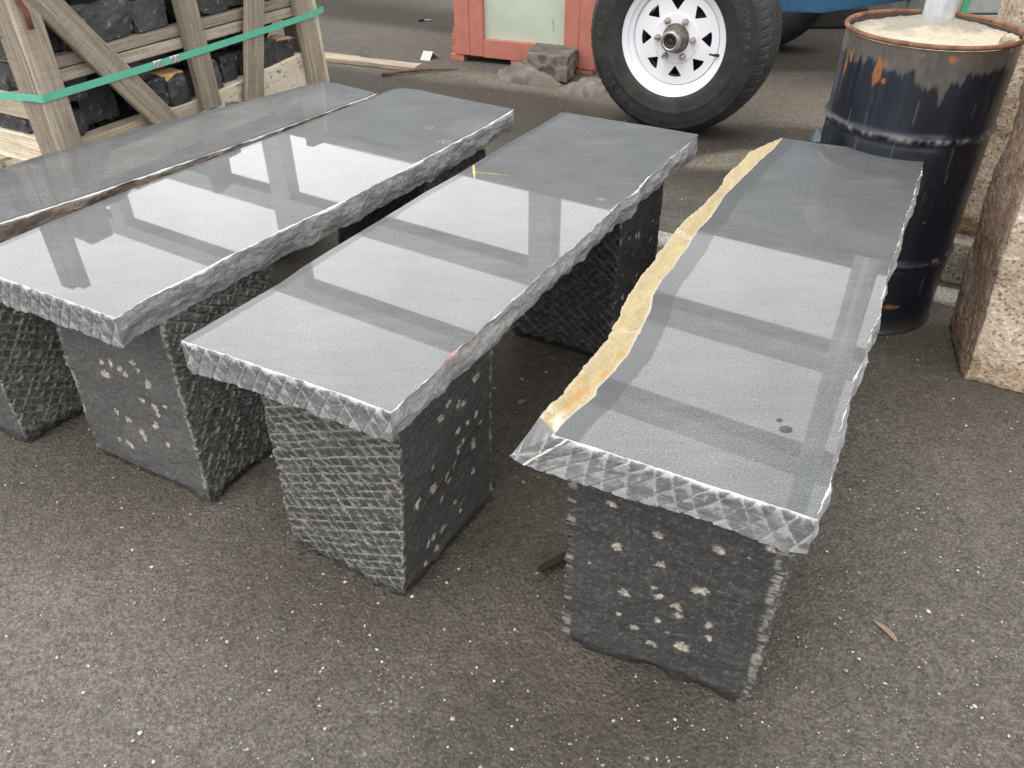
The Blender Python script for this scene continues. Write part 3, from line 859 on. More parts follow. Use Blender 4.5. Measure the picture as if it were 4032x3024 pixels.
ch4 = [(.054, .323, .006), (.066, .249, .0085), (.12, .29, .007), (.2, .299, .0085), (.128, .235, .008), (.082, .158, .008), (.122, .186, .005), (.13, .172, .007), (.188, .211, .009), (.159, .161, .011), (.162, .142, .0085), (.077, .108, .006), (.134, .119, .006), (.103, .088, .007), (.205, .145, .006), (.208, .121, .0065), (.129, .065, .009), (.173, .082, .0125), (.263, .328, .008), (.27, .008, .007), (.238, .30, .0025), (.03, .20, .003), (.15, .10, .003)]
P4 = [np.array((.0846, .7707)), np.array((.3362, .6623))]
P4 += [P4[1] + AX * .23]
P4t = [np.array((.0809, .7711)), np.array((.3267, .6627))]; P4t += [P4t[1] + AX * .23]
pedestal(b4, P4, P4t, ('cleft', 'saw', 'saw', 'saw'), 44, .390, chips={0: ch4}, pat={1: (.015, .019, rad(0), rad(45), .0095), 3: (.0155, .019, rad(4), rad(45), .0105)}, dark=.046, res=.002)
Pq = [np.array((.50, 1.43)), np.array((.69, 1.335))]; Pq += [Pq[1] + AX * .22]
pedestal(b4, Pq, Pq, ('saw', 'cleft', 'saw', 'cleft'), 48, .390, res=.005)

# --- second bench
b3 = thing('stone_bench', 'dark stone bench with a yellow chalk mark on its straight sided polished seat', 'bench', (-.02, 1.5, 0), BG)
S3_front = [(-0.4793, 0.9697), (-0.4023, 0.9320), (-0.3706, 0.9153), (-0.3404, 0.8986), (-0.2841, 0.8698), (-0.2292, 0.8410), (-0.1837, 0.8155), (-0.1546, 0.7987)]
S3_right = [(-0.1546, 0.7987), (-0.1495, 0.8055), (-0.1404, 0.8309), (-0.1169, 0.8655), (-0.1016, 0.8933), (-0.0884, 0.9246), (-0.0740, 0.9478), (-0.0616, 0.9645), (-0.0466, 0.9968), (-0.0307, 1.0225), (-0.0059, 1.0657), (0.0390, 1.1466), (0.0616, 1.1874), (0.0835, 1.2238), (0.1024, 1.2512), (0.1172, 1.2797), (0.1364, 1.3166), (0.1622, 1.3630), (0.1768, 1.3912), (0.1942, 1.4246), (0.2162, 1.4635), (0.2369, 1.4858), (0.2619, 1.5369), (0.2863, 1.5831), (0.3202, 1.6368), (0.3545, 1.7018), (0.3828, 1.7474), (0.4175, 1.8010), (0.4385, 1.8447)]
S3_far = [(0.4385, 1.8447), (0.3344, 1.9059), (0.2322, 1.9616), (0.1298, 2.0182)]
S3_left = [(0.1298, 2.0182), (0.0861, 1.9389), (0.0072, 1.8139), (-0.0293, 1.7510), (-0.0737, 1.6725), (-0.1118, 1.6036), (-0.1714, 1.5105), (-0.2369, 1.3926), (-0.2844, 1.3106), (-0.3174, 1.2538), (-0.3494, 1.1953), (-0.3763, 1.1368), (-0.4297, 1.0513), (-0.4793, 0.9697)]
slab(b3, .442, .392, S3_front, S3_right, S3_far, S3_left, 31, ('saw', 'rock', 'smooth', 'smooth'), hone=(.016, 0), dusty=1., pink=(.03, .26), marks=[(0.1755, 1.4707, .011, .7)])
ch3 = [(.211, .322, .009), (.127, .326, .007), (.155, .306, .009), (.17, .298, .007), (.107, .311, .008), (.214, .246, .007), (.232, .216, .006), (.187, .247, .005), (.155, .252, .007), (.171, .219, .006), (.157, .213, .009), (.207, .184, .011), (.076, .235, .005), (.147, .185, .008), (.123, .179, .008), (.131, .16, .007), (.082, .183, .011), (.037, .187, .009), (.108, .137, .007), (.145, .102, .006), (.201, .128, .007), (.156, .072, .007), (.107, .073, .010), (.08, .075, .009), (.065, .072, .008), (.092, .037, .008), (.057, .029, .006)]
P3c = [np.array((-.387, .975)), np.array((-.180, .859)), np.array((-.043, 1.083))]
P3t = [np.array((-.3844, .9756)), np.array((-.1549, .8593)), np.array((-.0315, 1.0823))]
pedestal(b3, P3c, P3t, ('saw', 'cleft', 'saw', 'cleft'), 34, .392, chips={1: ch3}, pat={0: (.0160, .0195, rad(-24), rad(57), .0048)}, dust=(1., 1, 1, 1), dark=.050, res=.0017)
Pf = [np.array((.003, 1.674)), np.array((.2323, 1.5454)), np.array((.357, 1.762))]
Pt = [np.array((.012, 1.672)), np.array((.2343, 1.5454)), np.array((.353, 1.757))]
rs = random.Random(5)
pedestal(b3, Pf, Pt, ('saw', 'cleft', 'saw', 'cleft'), 38, .392, pat={0: (.019, .018, rad(38), rad(-46), .0095)}, chips={1: [(rs.uniform(.03, .3), rs.uniform(.03, .31), rs.uniform(.004, .009)) for _ in range(26)]}, dust=(.38, 1, 1, 1), res=.0026, dark=.036)
# yellow chalk cross stroke
def stroke(p0, p1, w_, z):
    p0 = np.array(p0); p1 = np.array(p1); d = (p1 - p0) / np.linalg.norm(p1 - p0); n = np.array([-d[1], d[0]])
    s = np.linspace(0, 1, 24); wv = w_ * (.6 + .5 * fbm(P3(s * 9, p0[0], 1), 3, 2)) * sstep(0, .1, s) * (1 - .8 * s ** 3)
    c = p0 + s[:, None] * (p1 - p0)
    lo = np.column_stack([c - n * wv[:, None], np.full(24, z)]); hi = np.column_stack([c + n * wv[:, None], np.full(24, z)])
    return np.concatenate([lo, hi]), [grid_faces(24, 2)]
sl3 = [c for c in b3.children if c.name.startswith('seat_slab')][0]
V, F = join([stroke((-0.0803, 1.6579), (-0.0748, 1.5743), .0040, .4425), stroke((-0.0780, 1.6142), (0.0000, 1.5929), .0018, .44265)])
mk('chalk_mark', V, F, M['chalk'], sl3)

# --- third bench
b2 = thing('stone_bench', 'stone bench second from the timber crate, broadest bright reflections on its seat', 'bench', (-.5, 1.75, 0), BG)
S2_front = [(-0.9451, 1.2217), (-0.8469, 1.1666), (-0.8118, 1.1478), (-0.7388, 1.1092), (-0.6719, 1.0731), (-0.6385, 1.0546), (-0.6014, 1.0335)]
S2_right = [(-0.6014, 1.0335), (-0.5825, 1.0774), (-0.5614, 1.1168), (-0.5359, 1.1565), (-0.5119, 1.1935), (-0.4913, 1.2304), (-0.4719, 1.2606), (-0.4407, 1.3048), (-0.4153, 1.3445), (-0.3870, 1.3874), (-0.3748, 1.4017), (-0.3383, 1.4535), (-0.3009, 1.5164), (-0.2742, 1.5579), (-0.2172, 1.6500), (-0.1558, 1.7531), (-0.1053, 1.8378), (-0.0508, 1.9292), (0.0083, 2.0413)]
S2_far = [(0.0083, 2.0413), (-0.0750, 2.0966), (-0.1619, 2.1545), (-0.2537, 2.2198), (-0.2926, 2.2328), (-0.3158, 2.2282)]
S2_left = [(-0.3158, 2.2282), (-0.3325, 2.2086), (-0.3454, 2.1870), (-0.3804, 2.1302), (-0.4402, 2.0363), (-0.5023, 1.9374), (-0.5558, 1.8499), (-0.6009, 1.7833), (-0.6623, 1.6916), (-0.7323, 1.5902), (-0.7532, 1.5556), (-0.8116, 1.4631), (-0.8646, 1.3721), (-0.9081, 1.2893), (-0.9451, 1.2217)]
slab(b2, .442, .388, S2_front, S2_right, S2_far, S2_left, 21, ('saw', 'rock', 'rock', 'smooth'), hone=(.014, 0), dusty=.8, marks=[(-0.1949, 1.9020, .012, 1.), (-0.1519, 1.8056, .018, .8)])
ch2 = [(.104, .261, .007), (.109, .236, .012), (.155, .262, .008), (.167, .254, .007), (.196, .286, .007), (.203, .272, .007), (.222, .248, .010), (.19, .202, .006), (.097, .145, .009), (.126, .136, .010), (.219, .194, .010), (.25, .208, .007), (.222, .18, .007), (.206, .15, .009), (.163, .122, .010), (.17, .112, .009), (.086, .078, .006), (.112, .078, .009), (.122, .074, .008), (.231, .117, .007), (.131, .266, .007)]
P2c = [np.array((-.8407, 1.2223)), np.array((-.5725, 1.0837)), np.array((-.4535, 1.315))]
P2t = [np.array((-.8193, 1.2221)), np.array((-.572, 1.1030)), np.array((-.462, 1.335))]
pedestal(b2, P2c, P2t, ('cleft', 'saw', 'saw', 'saw'), 24, .388, chips={0: ch2}, pat={1: (.0170, .0165, rad(30), rad(-56), .0080)}, dust=(1, 1, 1, 1), dark=.074, res=.0019)
P2f = [np.array((-.43, 1.823)), np.array((-.19, 1.70)), np.array((-.068, 1.955))]
pedestal(b2, P2f, P2f, ('cleft', 'saw', 'cleft', 'saw'), 27, .388, dust=(1, .3, 1, 1), res=.004, dark=.03)

# --- fourth bench, beside the crate
b1 = thing('stone_bench', 'stone bench nearest the timber crate, brown rough side and tan rim', 'bench', (-.95, 2.0, 0), BG)
S1_near = [(-1.0877, 1.1992), (-1.0237, 1.3162), (-0.9718, 1.4036), (-0.9093, 1.4762), (-0.8664, 1.5274), (-0.8248, 1.5804), (-0.7808, 1.6389), (-0.7595, 1.6708), (-0.7080, 1.7350), (-0.6567, 1.8019), (-0.6153, 1.8601), (-0.5119, 2.0109), (-0.3656, 2.2275)]
S1_end = [(-0.3656, 2.2275), (-0.4296, 2.2805), (-0.4922, 2.3248), (-0.5210, 2.3427), (-0.5405, 2.3454)]
S1_far = [(-0.5405, 2.3454), (-0.5807, 2.3080), (-0.6479, 2.2298), (-0.7158, 2.1533), (-0.8144, 2.0517), (-0.9012, 1.9564), (-0.9770, 1.8628), (-1.0566, 1.7732), (-1.1162, 1.6827), (-1.2614, 1.4807), (-1.3254, 1.3436)]
S1_head = [(-1.3254, 1.3436), (-1.2431, 1.2888), (-1.1608, 1.2385), (-1.0877, 1.1992)]
slab(b1, .430, .372, S1_head, S1_near, S1_end, S1_far, 11, ('saw', 'rock', 'smooth', 'tan'), hone=(.030, .010), dusty=.9, sidecol=(.17, .14, .118))
P1c = [np.array((-1.283, 1.395)), np.array((-1.009, 1.266)), np.array((-.862, 1.478))]
pedestal(b1, P1c, P1c, ('cleft', 'saw', 'saw', 'saw'), 14, .372, pat={1: (.0170, .0175, rad(30), rad(-54), .0080)}, dust=(1, 1, 1, 1), dark=.070, res=.002)
P1f = [np.array((-.93, 2.16)), np.array((-.70, 2.05)), np.array((-.58, 2.25))]
pedestal(b1, P1f, P1f, ('cleft', 'saw', 'saw', 'saw'), 17, .372, res=.005)

# water drops
def drop(name, x, y, rx, ry, h, label):
    n = 40; k = 10
    a = np.linspace(0, 2 * np.pi, n, endpoint=False)
    V = []
    for j in range(k):
        f = j / (k - 1); r = math.cos(f * math.pi / 2 * .985); z = math.sin(f * math.pi / 2) ** .9 * h
        V.append(np.stack([rx * r * np.cos(a) * (1 + .06 * np.sin(2 * a)), ry * r * np.sin(a), 0 * a + z + .4422], 1))
    V = np.concatenate(V); V[:, 0] += x; V[:, 1] += y
    tag(mk(name, V, [grid_faces(n, k, True), np.arange(n)[None, ::-1], (np.arange(n) + n * (k - 1))[None]], M['water'], origin=(x, y, .4422)), label, 'water drop', 'water drops on the right bench')
drop('water_drop', 0.3384, 0.7588, .0082, .0066, .0012, 'larger flat water drop on the polished seat with the tan edge')
drop('water_drop', 0.3354, 0.7772, .0042, .0034, .0009, 'smaller water drop on the polished seat with the tan edge')

# ------------------------------------------------------------------ rocks
def rocksolid(b4_, z0, z1, t4=None, n=26, seed=1, amp=.006, freq=14, rr=.1, cuts=0, cutd=.8, steps=0.):
    """hexahedron from four base and four top corners, rounded, cut and roughened: V, F, unit coords, normals"""
    base = [np.array(b, float) for b in b4_]
    if len(base) == 3: base.append(base[0] + base[2] - base[1])
    top = base if t4 is None else [np.array(b, float) for b in t4]
    if len(top) == 3: top.append(top[0] + top[2] - top[1])
    g = np.linspace(-1, 1, n)
    A, B = np.meshgrid(g, g); A = A.ravel(); B = B.ravel(); o = np.ones_like(A)
    faces = [np.stack(x, 1) for x in ((A, B, o), (B, A, -o), (o, A, B), (-o, B, A), (B, o, A), (A, -o, B))]
    P = np.concatenate(faces); F = np.concatenate([grid_faces(n, n, off=k * n * n) for k in range(6)])
    key = np.round(P * 1e5).astype(np.int64)
    _, first, inv = np.unique(key, axis=0, return_index=True, return_inverse=True)
    P = P[first]; F = inv.ravel()[F]
    inner = np.clip(P, -(1 - rr), 1 - rr); d = P - inner
    q = inner + rr * d / (np.linalg.norm(d, axis=1)[:, None] + 1e-9)
    rg = np.random.RandomState(seed)
    for _ in range(cuts):
        nv = rg.normal(size=3); nv /= np.linalg.norm(nv)
        sup = np.abs(nv).sum() * (cutd + .2 * rg.rand())
        e = np.maximum(0, q @ nv - sup); q = q - e[:, None] * nv
    u = (q[:, 0:1] + 1) / 2; v = (q[:, 1:2] + 1) / 2; h = (q[:, 2:3] + 1) / 2
    def bil(c): return (1 - u) * (1 - v) * c[0] + u * (1 - v) * c[1] + u * v * c[2] + (1 - u) * v * c[3]
    xy = bil(base) * (1 - h) + bil(top) * h
    V = np.column_stack([xy, z0 + (z1 - z0) * h[:, 0]])
    nr = np.zeros_like(V)
    fn = np.cross(V[F[:, 2]] - V[F[:, 0]], V[F[:, 3]] - V[F[:, 1]])
    for k in range(4): np.add.at(nr, F[:, k], fn)
    nr /= np.linalg.norm(nr, axis=1)[:, None] + 1e-12
    a = fbm(V * freq + seed * 3.1, seed, 5)
    if steps:
        s = a * steps; k = np.floor(s); a = .4 * a + .6 * (k + sstep(.3, .7, s - k)) / steps
    V = V + nr * (amp * a)[:, None]
    return V, F, q, nr

# granite blocks on the right
def granite_block(name, b, t, z0, z1, seed, label, amp=.012, n=90, dark=None):
    V, F, q, nr = rocksolid(b, z0, z1, t, n, seed, amp, 9, .07, 6, .86)
    V = V + nr * (.0035 * fbm(V * 70, seed + 4, 4))[:, None]
    c = np.ones((len(V), 3)) * (1 + .12 * fbm(V * 5, seed, 3))[:, None]
    if dark is not None:  # shade on the side facing this direction, put into the colour
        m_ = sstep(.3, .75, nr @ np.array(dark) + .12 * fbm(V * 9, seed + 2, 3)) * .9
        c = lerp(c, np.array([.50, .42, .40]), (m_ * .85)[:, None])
    o = mk(name, V, [F], M['granite'], origin=np.append(np.mean(np.array(b[:3:2]), 0), z0), col=c)
    tag(o, label, 'stone block', 'rough granite blocks')
granite_block('granite_block', [(1.024, 1.474), (1.385, 1.278), (1.50, 1.50), (1.105, 1.715)], [(.978, 1.472), (1.34, 1.276), (1.45, 1.49), (1.062, 1.70)], -.004, .78, 3, 'tall tan granite block with shade coloured into its left side, near the right bench', dark=(-.948, .319, .0))
granite_block('granite_block', [(1.19, 1.99), (1.62, 1.80), (1.72, 2.05), (1.29, 2.26)], [(1.165, 1.98), (1.60, 1.79), (1.70, 2.04), (1.27, 2.25)], .115, 1.15, 8, 'brown split granite block standing behind the drum', amp=.016)
V, F, q, nr = rocksolid([(1.13, 1.955), (1.70, 1.67), (1.82, 1.93), (1.25, 2.22)], 0, .114, None, 40, 5, .004, 20, .05, 3, .9)
c = np.ones((len(V), 3)) * np.array([.55, .62, .68]) * (1 + .2 * fbm(V * 30, 2, 4))[:, None]
tag(mk('granite_block', V, [F], M['granite'], origin=(1.3, 1.95, 0), col=c), 'low grey stone slab lying under the brown split granite block', 'stone block', 'rough granite blocks')

# ------------------------------------------------------------------ timber crate with basalt
CA = np.array([-1.17693, 2.45519]); CT = np.array([.480156, .877183]); CN = np.array([.877183, -.480156])
def cw(s, d, z): return np.array([*(CA + CT * s + CN * d), z])
crate = thing('timber_crate', 'weathered timber crate of dark stone blocks bound with a green strap', 'crate', tuple(cw(.34, -.4, 0)))

def board(name, p0, p1, wdir, w_, th, mat, parent, seed=0, cut=(0, 0), wob=.0012, bow=0.):
    """board from p0 to p1 (centre line of its outer face), width along wdir, thickness going inwards"""
    p0 = np.array(p0, float); p1 = np.array(p1, float); L = np.linalg.norm(p1 - p0); x = (p1 - p0) / L
    y = np.array(wdir, float); y -= x * (y @ x); y /= np.linalg.norm(y); z = np.cross(x, y)
    n = max(12, int(L / .02)); s = np.linspace(-L / 2, L / 2, n)
    pr = np.array([(-1, -1), (-1, -.86), (-.94, -.80)]) if 0 else None
    prof = []
    b = min(.0035, th * .25)
    for (cx, cy, dx, dy) in ((-1, -1, 1, 0), (1, -1, 0, 1), (1, 1, -1, 0), (-1, 1, 0, -1)):
        X = cx * w_ / 2; Y = cy * th / 2
        prof.append((X - dx * 0 + (b if dx == 0 and False else 0), Y))
    ring = []
    hw, ht = w_ / 2, th / 2
    for X, Y in ((-hw + b, -ht), (0, -ht), (hw - b, -ht), (hw, -ht + b), (hw, ht - b), (hw - b, ht), (0, ht), (-hw + b, ht), (-hw, ht - b), (-hw, -ht + b)):
        ring.append((X, Y))
    ring = np.array(ring); m = len(ring)
    V = np.zeros((n, m, 3)); 
    for i, si in enumerate(s):
        wv = fbm(P3(np.full(m, si * 12), ring[:, 0] * 30, ring[:, 1] * 30), seed, 3) * wob
        sc = 1 + .02 * vnoise(np.array([[si * 7, seed, 0]]), 3)[0]
        V[i, :, 0] = si; V[i, :, 1] = ring[:, 0] * sc + wv + bow * (1 - (2 * si / L) ** 2); V[i, :, 2] = ring[:, 1] + wv * .6
    V[0, :, 0] += cut[0] * ring[:, 0] + .001 * vnoise(P3(ring[:, 0] * 300, ring[:, 1] * 300, seed), 2); V[-1, :, 0] += cut[1] * ring[:, 0]
    V = V.reshape(-1, 3)
    F = [grid_faces(m, n, True), np.arange(m)[None, ::-1], (np.arange(m) + m * (n - 1))[None]]
    o = mk(name, V, F, mat, None, smooth=False)
    mid = (p0 + p1) / 2 - z * th / 2 * 1.0
    Mw = Matrix(((x[0], y[0], z[0], mid[0]), (x[1], y[1], z[1], mid[1]), (x[2], y[2], z[2], mid[2]), (0, 0, 0, 1)))
    if parent is not None:
        o.parent = parent; o.matrix_local = parent.matrix_world.inverted() @ Mw
    else:
        o.matrix_world = Mw
    ROOT[o.name] = Vector(mid)
    return o
def fb(name, s0, z0, s1, z1, w_, th, mat='wood', d=0., seed=0, cut=(0, 0), bow=0.):
    """board on the front of the crate"""
    if abs(s1 - s0) > abs(z1 - z0): wd = (0, 0, 1)
    else: wd = (CT[0], CT[1], 0)
    p0, p1 = cw(s0, d, z0), cw(s1, d, z1)
    x = (p1 - p0) / np.linalg.norm(p1 - p0); y = np.array(wd, float); y -= x * (y @ x); z = np.cross(x, y)
    if z[:2] @ CN < 0: p0, p1 = p1, p0; cut = (cut[1], cut[0])
    return board(name, p0, p1, wd, w_, th, M[mat], crate, seed, cut, bow=bow)
def sb(name, e0, z0, e1, z1, w_, th, mat='wood', d=0., seed=0):
    """board on the left end of the crate: e = distance back from the front corner"""
    p0 = cw(-.245 - d, -e0, z0); p1 = cw(-.245 - d, -e1, z1)
    wd = (0, 0, 1) if abs(e1 - e0) > abs(z1 - z0) else (CN[0], CN[1], 0)
    x = (p1 - p0) / np.linalg.norm(p1 - p0); y = np.array(wd, float); y -= x * (y @ x); z = np.cross(x, y)
    if z[:2] @ (-CT) < 0: p0, p1 = p1, p0
    return board(name, p0, p1, wd, w_, th, M[mat], crate, seed)
# front: rails lie behind the uprights
fb('rail', -.24, .4835, .93, .4835, .030, .05, d=-.036, seed=1)
fb('rail', -.24, .4480, .93, .4480, .0345, .048, d=-.037, seed=16)
fb('rail', -.24, .690, .93, .690, .08, .05, 'palewood', d=-.036, seed=2)
fb('rail', -.20, .222, .36, .222, .085, .06, 'palewood', d=-.034, seed=3)
fb('rail', .33, .202, .85, .238, .125, .07, 'bark', d=-.032, seed=4)
fb('corner_post', -.203, 0.0, -.205, .91, .078, .034, seed=5)
fb('upright', .352, 0.0, .318, .93, .076, .034, seed=6, cut=(.0, .25))
fb('upright', .498, .03, .690, .73, .088, .018, seed=7, bow=-.012)
fb('corner_post', .905, 0.0, .832, .93, .085, .034, seed=8)
fb('corner_post', .958, 0.0, .898, .90, .030, .05, 'palewood', d=-.012, seed=9)
fb('brace', -.172, .690, .19, .175, .082, .022, seed=10, d=.001)
# left end
sb('upright', .160, .655, .160, 1.10, .058, .03, seed=17)
sb('upright', .228, .655, .226, 1.12, .058, .03, seed=18)
sb('corner_post', .058, 0., .052, .905, .084, .034, seed=11)
sb('rail', .036, .360, .95, .360, .072, .04, 'palewood', d=-.036, seed=12)
sb('rail', .036, .225, .95, .225, .092, .06, 'palewood', d=-.036, seed=13)
sb('rail', .036, .690, .95, .690, .08, .04, d=-.036, seed=14)
sb('corner_post', .90, 0., .90, .86, .08, .034, seed=15)
# back, floor
p = [board('rail', cw(.93, -.95, z), cw(-.24, -.95, z), (0, 0, 1), .08, .04, M['wood'], crate, 20 + i) for i, z in enumerate((.22, .46, .69))]
for i, e in enumerate((.04, .17, .30, .43, .56, .69, .80)):
    board('floor_board', cw(.93, -e - .09, .185), cw(-.24, -e - .09, .185), (CN[0], CN[1], 0), .10, .03, M['wood'], crate, 30 + i)
for i, s in enumerate((-.2, .3, .85)):
    board('skid', cw(s, -.94, .154), cw(s, -.12, .154), (CT[0], CT[1], 0), .09, .154, M['wood'], crate, 40 + i)
board('corner_post', cw(.93, -.12, 0), cw(.93, -.12, .8), (CN[0], CN[1], 0), .08, .03, M['wood'], crate, 51)
board('corner_post', cw(.93, -.90, 0), cw(.93, -.90, .8), (CN[0], CN[1], 0), .08, .03, M['wood'], crate, 52)

# strap with its two crimp seals
def strap():
    path = []   # (s, d, z, lean)
    pts = [(-.252, -.95, .375), (-.252, -.30, .392), (-.252, -.04, .416), (-.249, -.004, .4165), (-.245, .0045, .4168), (-.235, .005, .417), (.05, .006, .4185), (.35, .005, .421), (.62, .0045, .426), (.90, .005, .4325), (.907, .004, .433), (.979, -.012, .434), (.984, -.03, .434), (.985, -.30, .434), (.985, -.95, .43)]
    P = np.array([cw(*q) for q in pts])
    s = np.concatenate([[0], np.cumsum(np.linalg.norm(np.diff(P, axis=0), axis=1))]); t = np.sort(np.concatenate([s, np.linspace(0, s[-1], 160)]))
    C = np.stack([np.interp(t, s, P[:, i]) for i in range(3)], 1)
    lo = C.copy(); hi = C.copy(); lo[:, 2] -= .0105; hi[:, 2] += .0105
    d = np.gradient(C, axis=0); nr = np.stack([d[:, 1], -d[:, 0], 0 * d[:, 0]], 1); nr /= np.linalg.norm(nr, axis=1)[:, None] + 1e-9
    V = np.concatenate([lo, hi, hi - nr * .0012, lo - nr * .0012])
    n = len(C); F = [grid_faces(n, 4)]
    F.append(np.stack([np.arange(n - 1) + 3 * n, np.arange(n - 1) + 3 * n + 1, np.arange(n - 1) + 1, np.arange(n - 1)], 1))
    return mk('strap', V, F, M['strap'], crate, smooth=False)
st_o = strap()
for s0, s1 in ((.14, .173), (.206, .242)):
    a = cw(s0, .0045, .4185 + .0005); b = cw(s1, .0045, .419)
    n = 14; k = 6
    S = np.linspace(0, 1, n); Zz = np.linspace(-1, 1, k); A, B = np.meshgrid(S, Zz)
    C = a + (b - a) * A.ravel()[:, None]
    C[:, 2] += B.ravel() * .0115
    crimp = .0022 + .0014 * np.sin(A.ravel() * 4 * np.pi) * np.cos(B.ravel() * 2.2)
    C[:, :2] += CN * crimp[:, None]
    back = C.copy(); back[:, :2] -= CN * .004
    V = np.concatenate([C, back]); nn = n * k
    F = [grid_faces(n, k)]
    ringi = np.concatenate([np.arange(n), np.arange(1, k) * n + n - 1, (k - 1) * n + np.arange(n - 2, -1, -1), np.arange(k - 2, 0, -1) * n])
    F.append(np.stack([ringi, ringi + nn, np.roll(ringi, -1) + nn, np.roll(ringi, -1)], 1))
    mk('seal', V, F, M['clip'], st_o)
# rusty hook iron hanging on the corner boards
V, F = join([tube([cw(-.225, .010, .70), cw(-.222, .010, .66), cw(-.214, .012, .635), cw(-.214, .012, .592)], .0075, 8)])
tag(mk('iron_hook', V, F, M['rust'], origin=cw(-.22, .01, .59)), 'rusty bent iron strap hanging on the crate corner boards', 'iron strap')

SG = 'split basalt blocks packed in the timber crate'
def crate_stone(s0, s1, z0, z1, d0, dep, seed, label, tan=False, n=22, skew=0.):
    b = [CA + CT * s0 + CN * d0, CA + CT * s1 + CN * (d0 + skew), CA + CT * s1 + CN * (d0 - dep), CA + CT * s0 + CN * (d0 - dep)]
    rg = np.random.RandomState(seed)
    b = [x + rg.normal(size=2) * .004 for x in b]
    t = [x + rg.normal(size=2) * .010 for x in b]
    V, F, q, nr = rocksolid(b, z0, z1, t, n + 8, seed, .011, 13, .025, 9, .76, steps=3.)
    V = V + nr * (.0028 * fbm(V * 60, seed + 5, 3))[:, None]
    base = np.array([.054, .055, .057]) * (.8 + .4 * rg.rand())
    tone = 1 + .45 * fbm(V * 22, seed, 4)
    c = base * tone[:, None]
    pale = sstep(.30, .55, fbm(V * 75, seed + 8, 4)) * .6
    c = lerp(c, np.array([.30, .30, .29]), pale[:, None])
    if tan:
        m_ = sstep(.35, .7, nr[:, 2] + .1 * fbm(V * 40, seed, 3))
        c = lerp(c, np.array([.55, .35, .17]) * (1 + .25 * fbm(V * 40, seed + 1, 4))[:, None], m_[:, None])
    o = mk('stone_block', V, [F], M['rough'], origin=np.append((b[0] + b[2]) / 2, z0), col=c, smooth=False)
    return tag(o, label, 'stone block', SG)
ST = [
 (-.075, .146, .502, .612, -.045, .16, 'largest smooth dark block above the crate middle rail, right of the brace', False),
 (.150, .283, .502, .590, -.06, .16, 'broad dark block in shadow left of the middle upright, above the middle rail', False),
 (-.240, -.085, .502, .600, -.09, .16, 'dark block in shadow between crate corner board and brace, above the middle rail', False),
 (.362, .412, .502, .570, -.05, .12, 'narrow dark block just right of the middle upright, above the middle rail', False),
 (.414, .556, .502, .565, -.055, .14, 'wide dark block above the middle rail, left of the thin leaning board', False),
 (.560, .70, .502, .580, -.06, .14, 'dark block above the middle rail behind the thin leaning board', False),
 (.705, .84, .502, .590, -.06, .14, 'dark block above the middle rail next to the right corner post', False),
 (-.135, -.088, .268, .342, -.055, .10, 'small chipped grey block low beside the crate corner board', False),
 (-.150, -.070, .365, .425, -.07, .10, 'wedge shaped dark block under the rail beside the crate corner board', False),
 (-.070, .062, .268, .372, -.11, .12, 'large black block deep in shadow behind the foot of the brace', False),
 (.070, .166, .364, .428, -.055, .12, 'flat dark block tucked under the middle rail right of the brace', False),
 (.118, .208, .264, .362, -.05, .11, 'squarish dark block with pitted face low right of the brace', False),
 (.214, .292, .258, .364, -.05, .11, 'dark block with an orange tan top, left of the middle upright', True),
 (.172, .286, .376, .426, -.105, .12, 'dark block beside the seals of the strap, under the middle rail', False),
 (.294, .375, .262, .335, -.07, .12, 'dark block hidden mostly behind the middle upright', False),
 (.380, .456, .258, .364, -.048, .11, 'dark block with a bright orange tan top, right of the middle upright', True),
 (.376, .412, .380, .430, -.11, .12, 'small dark block under the rail right of the middle upright', False),
 (.415, .552, .372, .430, -.105, .12, 'wide dark block under the strap between middle upright and thin board', False),
 (.462, .548, .262, .362, -.07, .12, 'tall dark block in shadow left of the thin leaning board', False),
 (.552, .608, .268, .36, -.06, .12, 'dark block mostly hidden by the thin leaning board', False),
 (.608, .714, .268, .374, -.045, .11, 'dark block with a fresh split face right of the thin leaning board', False),
 (.718, .816, .280, .366, -.045, .11, 'dark block with a brown tan top beside the right corner post', True),
 (.690, .800, .385, .430, -.13, .12, 'dark block in shadow under the rail by the right corner post', False),
 (.560, .685, .378, .430, -.06, .12, 'dark block under the rail behind the thin leaning board', False),
]
for i, (s0, s1, z0, z1, d0, dep, lab, tn) in enumerate(ST):
    crate_stone(s0, s1, z0, z1, d0, dep, 100 + i, lab, tn)
# left end of the crate
def end_stone(e0, e1, z0, z1, seed, label, tan=False, dep=.13):
    b = [cw(-.19 - .0, -e1, 0)[:2], cw(-.19, -e0, 0)[:2], cw(-.19 + dep, -e0, 0)[:2], cw(-.19 + dep, -e1, 0)[:2]]
    V, F, q, nr = rocksolid(b, z0, z1, None, 28, seed, .011, 13, .025, 9, .76, steps=3.)
    base = np.array([.055, .056, .058]); c = base * (1 + .45 * fbm(V * 22, seed, 4))[:, None]
    if tan: c = np.array([.36, .22, .11]) * (1 + .3 * fbm(V * 30, seed, 4))[:, None]
    tag(mk('stone_block', V, [F], M['rough'], origin=np.append((np.array(b[0]) + b[2]) / 2, z0), col=c, smooth=False), label, 'stone block', SG)
end_stone(.115, .26, .475, .56, 151, 'tan brown block at the open left end of the crate', True)
end_stone(.12, .28, .40, .472, 152, 'dark block above the strap at the left end of the crate')
end_stone(.11, .30, .275, .325, 153, 'flat dark block between the rails at the left end of the crate')
end_stone(.30, .45, .275, .40, 154, 'dark block far back at the left end of the crate')
end_stone(.11, .25, .565, .64, 155, 'dark block high at the left end of the crate')
